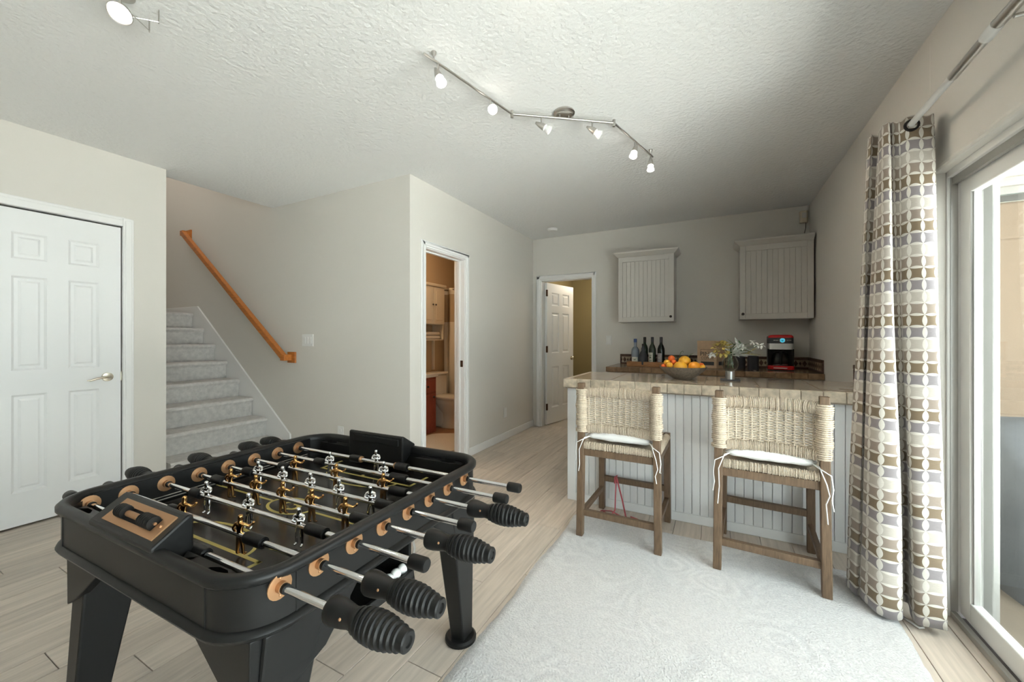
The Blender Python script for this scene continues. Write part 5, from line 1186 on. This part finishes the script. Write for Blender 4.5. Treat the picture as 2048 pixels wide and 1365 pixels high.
fruit(-0.062, -0.010, 0.120, 0.021, m_redor, 'small red-orange mandarin wedged beside the big orange')
fruit(-0.085, -0.055, 0.100, 0.023, m_yorange, 'small yellow mandarin at the front of the bowl')
fruit(-0.128, -0.015, 0.088, 0.022, m_redor, 'small red mandarin by the bowl rim away from the vase')
fruit(0.122, 0.012, 0.100, 0.022, m_redor, 'small red mandarin by the bowl rim nearer the vase')
fruit(0.134, -0.030, 0.092, 0.018, m_yorange, 'tiny yellow kumquat by the bowl rim nearer the vase')
def leaf(L, w_, m, name, parent, base, dirv, bend=0.2, up=Vector((0, 0, 1))):
    d_ = Vector(dirv).normalized(); s_ = d_.cross(up)
    s_ = s_.normalized() if s_.length > 1e-3 else Vector((1, 0, 0)); u_ = s_.cross(d_)
    b = MB(); V = []
    for i in range(6):
        f = i / 5; wv = w_ * math.sin(PI * min(1, f * 0.96 + 0.03)) ** 0.8; c_ = Vector(base) + d_ * L * f - u_ * bend * L * f * f
        V += [c_ - s_ * wv / 2 + u_ * wv * 0.15, c_, c_ + s_ * wv / 2 + u_ * wv * 0.15]
    b.add(V, [f_ for i in range(5) for f_ in ((i * 3, i * 3 + 1, i * 3 + 4, i * 3 + 3), (i * 3 + 1, i * 3 + 2, i * 3 + 5, i * 3 + 4))])
    o = b.build(name, m, parent, smooth=80); sd = o.modifiers.new('s', 'SOLIDIFY'); sd.thickness = 0.0012; return o
t = thing('stem_twig', 'thin curling green stem with leaf among the oranges', 'stem', (-0.216, 3.165, BZ), group=None)
MB().tube([(-0.02, 0.03, 0.11), (-0.025, 0.03, 0.16), (-0.015, 0.03, 0.195), (-0.002, 0.03, 0.205), (0.004, 0.03, 0.195)], 0.002, 6).build('stalk', m_leafg, t); leaf(0.06, 0.022, m_leafg, 'leaf', t, (-0.02, 0.03, 0.125), (-0.5, 0, 0.8)); leaf(0.05, 0.02, m_leafg, 'leaf', t, (0.03, 0.04, 0.16), (0.5, 0, 0.5))
# vase
vx, vy = 0.092, 3.185
t = thing('glass_vase', 'clear glass bulb vase on a steel stem and square base', 'vase', (vx, vy, BZ))
MB().box(-0.062, 0.062, -0.055, 0.055, 0.0, 0.010).build('base_plate', m_can, t, bevel=0.003)
MB().lathe([(0.001, 0.010), (0.030, 0.010), (0.030, 0.066), (0.001, 0.068)], 24).build('steel_stem', m_steel, t, smooth=40)
MB().lathe([(0.001, 0.068), (0.026, 0.069), (0.044, 0.085), (0.054, 0.110), (0.052, 0.135), (0.040, 0.160), (0.034, 0.172), (0.037, 0.178), (0.034, 0.178), (0.031, 0.172), (0.037, 0.16), (0.049, 0.135), (0.051, 0.110), (0.041, 0.087), (0.024, 0.073), (0.001, 0.072)], 28).build('bulb', m_vglass, t, smooth=60)
t = thing('flower_bouquet', 'bouquet of olive hydrangea, white buds and silvery leaves in the vase', 'bouquet', (vx, vy, BZ + 0.09))
rnd = random.Random(4)
for i in range(7): MB().tube([(rnd.uniform(-.025, .025), rnd.uniform(-.02, .02), 0.0), (rnd.uniform(-.015, .015), rnd.uniform(-.015, .015), 0.075), (rnd.uniform(-.06, .06), rnd.uniform(-.03, .03), 0.14)], 0.002, 5).build('stalk', m_leafg, t)
hc = Vector((-0.055, -0.01, 0.135)); 
for i in range(70):     # hydrangea florets
    d_ = Vector((rnd.gauss(0, 1), rnd.gauss(0, 1), rnd.gauss(0.3, 1))).normalized(); p = hc + Vector((d_.x * 0.062, d_.y * 0.05, d_.z * 0.05)) * rnd.uniform(0.75, 1.05)
    leaf(0.030, 0.020, m_petal, 'floret', t, p - d_ * 0.006, d_ + Vector((rnd.uniform(-.8, .8), rnd.uniform(-.8, .8), rnd.uniform(-.6, .6))), 0.3)
for i in range(26):     # silver leaves
    a = rnd.uniform(-0.6, 2.2); d_ = Vector((math.cos(a) * 1.0, rnd.uniform(-.9, .4), math.sin(a) * 0.55)); leaf(rnd.uniform(0.05, 0.10), rnd.uniform(0.016, 0.028), m_leafs, 'silver_leaf', t, (rnd.uniform(-.01, .06), rnd.uniform(-.03, .01), rnd.uniform(0.085, 0.14)), d_, rnd.uniform(-.1, .35))
for i in range(14):
    a = rnd.uniform(-0.3, 2.4); leaf(rnd.uniform(0.05, 0.09), 0.016, m_leafg, 'green_leaf', t, (rnd.uniform(0.0, .08), rnd.uniform(-.01, .02), rnd.uniform(0.10, 0.15)), (math.cos(a), rnd.uniform(-.4, .4), math.sin(a) * 0.7), 0.2)
for i in range(9):
    a = rnd.uniform(0.0, 1.0); leaf(rnd.uniform(0.05, 0.08), 0.008, m_petal, 'grass_blade', t, (0.08 + rnd.uniform(-.02, .04), rnd.uniform(-.02, .02), 0.10), (math.cos(a), rnd.uniform(-.3, .3), math.sin(a) * 0.8), 0.2)
for (px, py, pz) in ((0.135, 0.0, 0.185), (0.165, 0.0, 0.165), (0.190, 0.0, 0.16), (0.075, -0.03, 0.15), (-0.105, -0.02, 0.095), (-0.125, -0.02, 0.09), (0.045, -0.03, 0.165)):
    for k in range(4): leaf(0.026, 0.018, m_white, 'white_petal', t, (px, py, pz), (math.cos(k * 1.6 + px * 40), -0.5, math.sin(k * 1.6 + px * 40)), 0.3)
    MB().tube([(0.02, 0, 0.09), ((0.02 + px) / 2, py / 2, 0.02 + pz * 0.75), (px, py, pz)], 0.0012, 5).build('stalk', m_leafg, t)

tag(MB().tube([(0.712, 2.36, 0.006), (0.722, 2.27, 0.006), (0.752, 2.225, 0.006), (0.768, 2.235, 0.006), (0.77, 2.34, 0.006)], 0.005, 8).build('floor_cable', m_rodw, smooth=60), 'white cable on the floor between the curtain folds', 'cable')
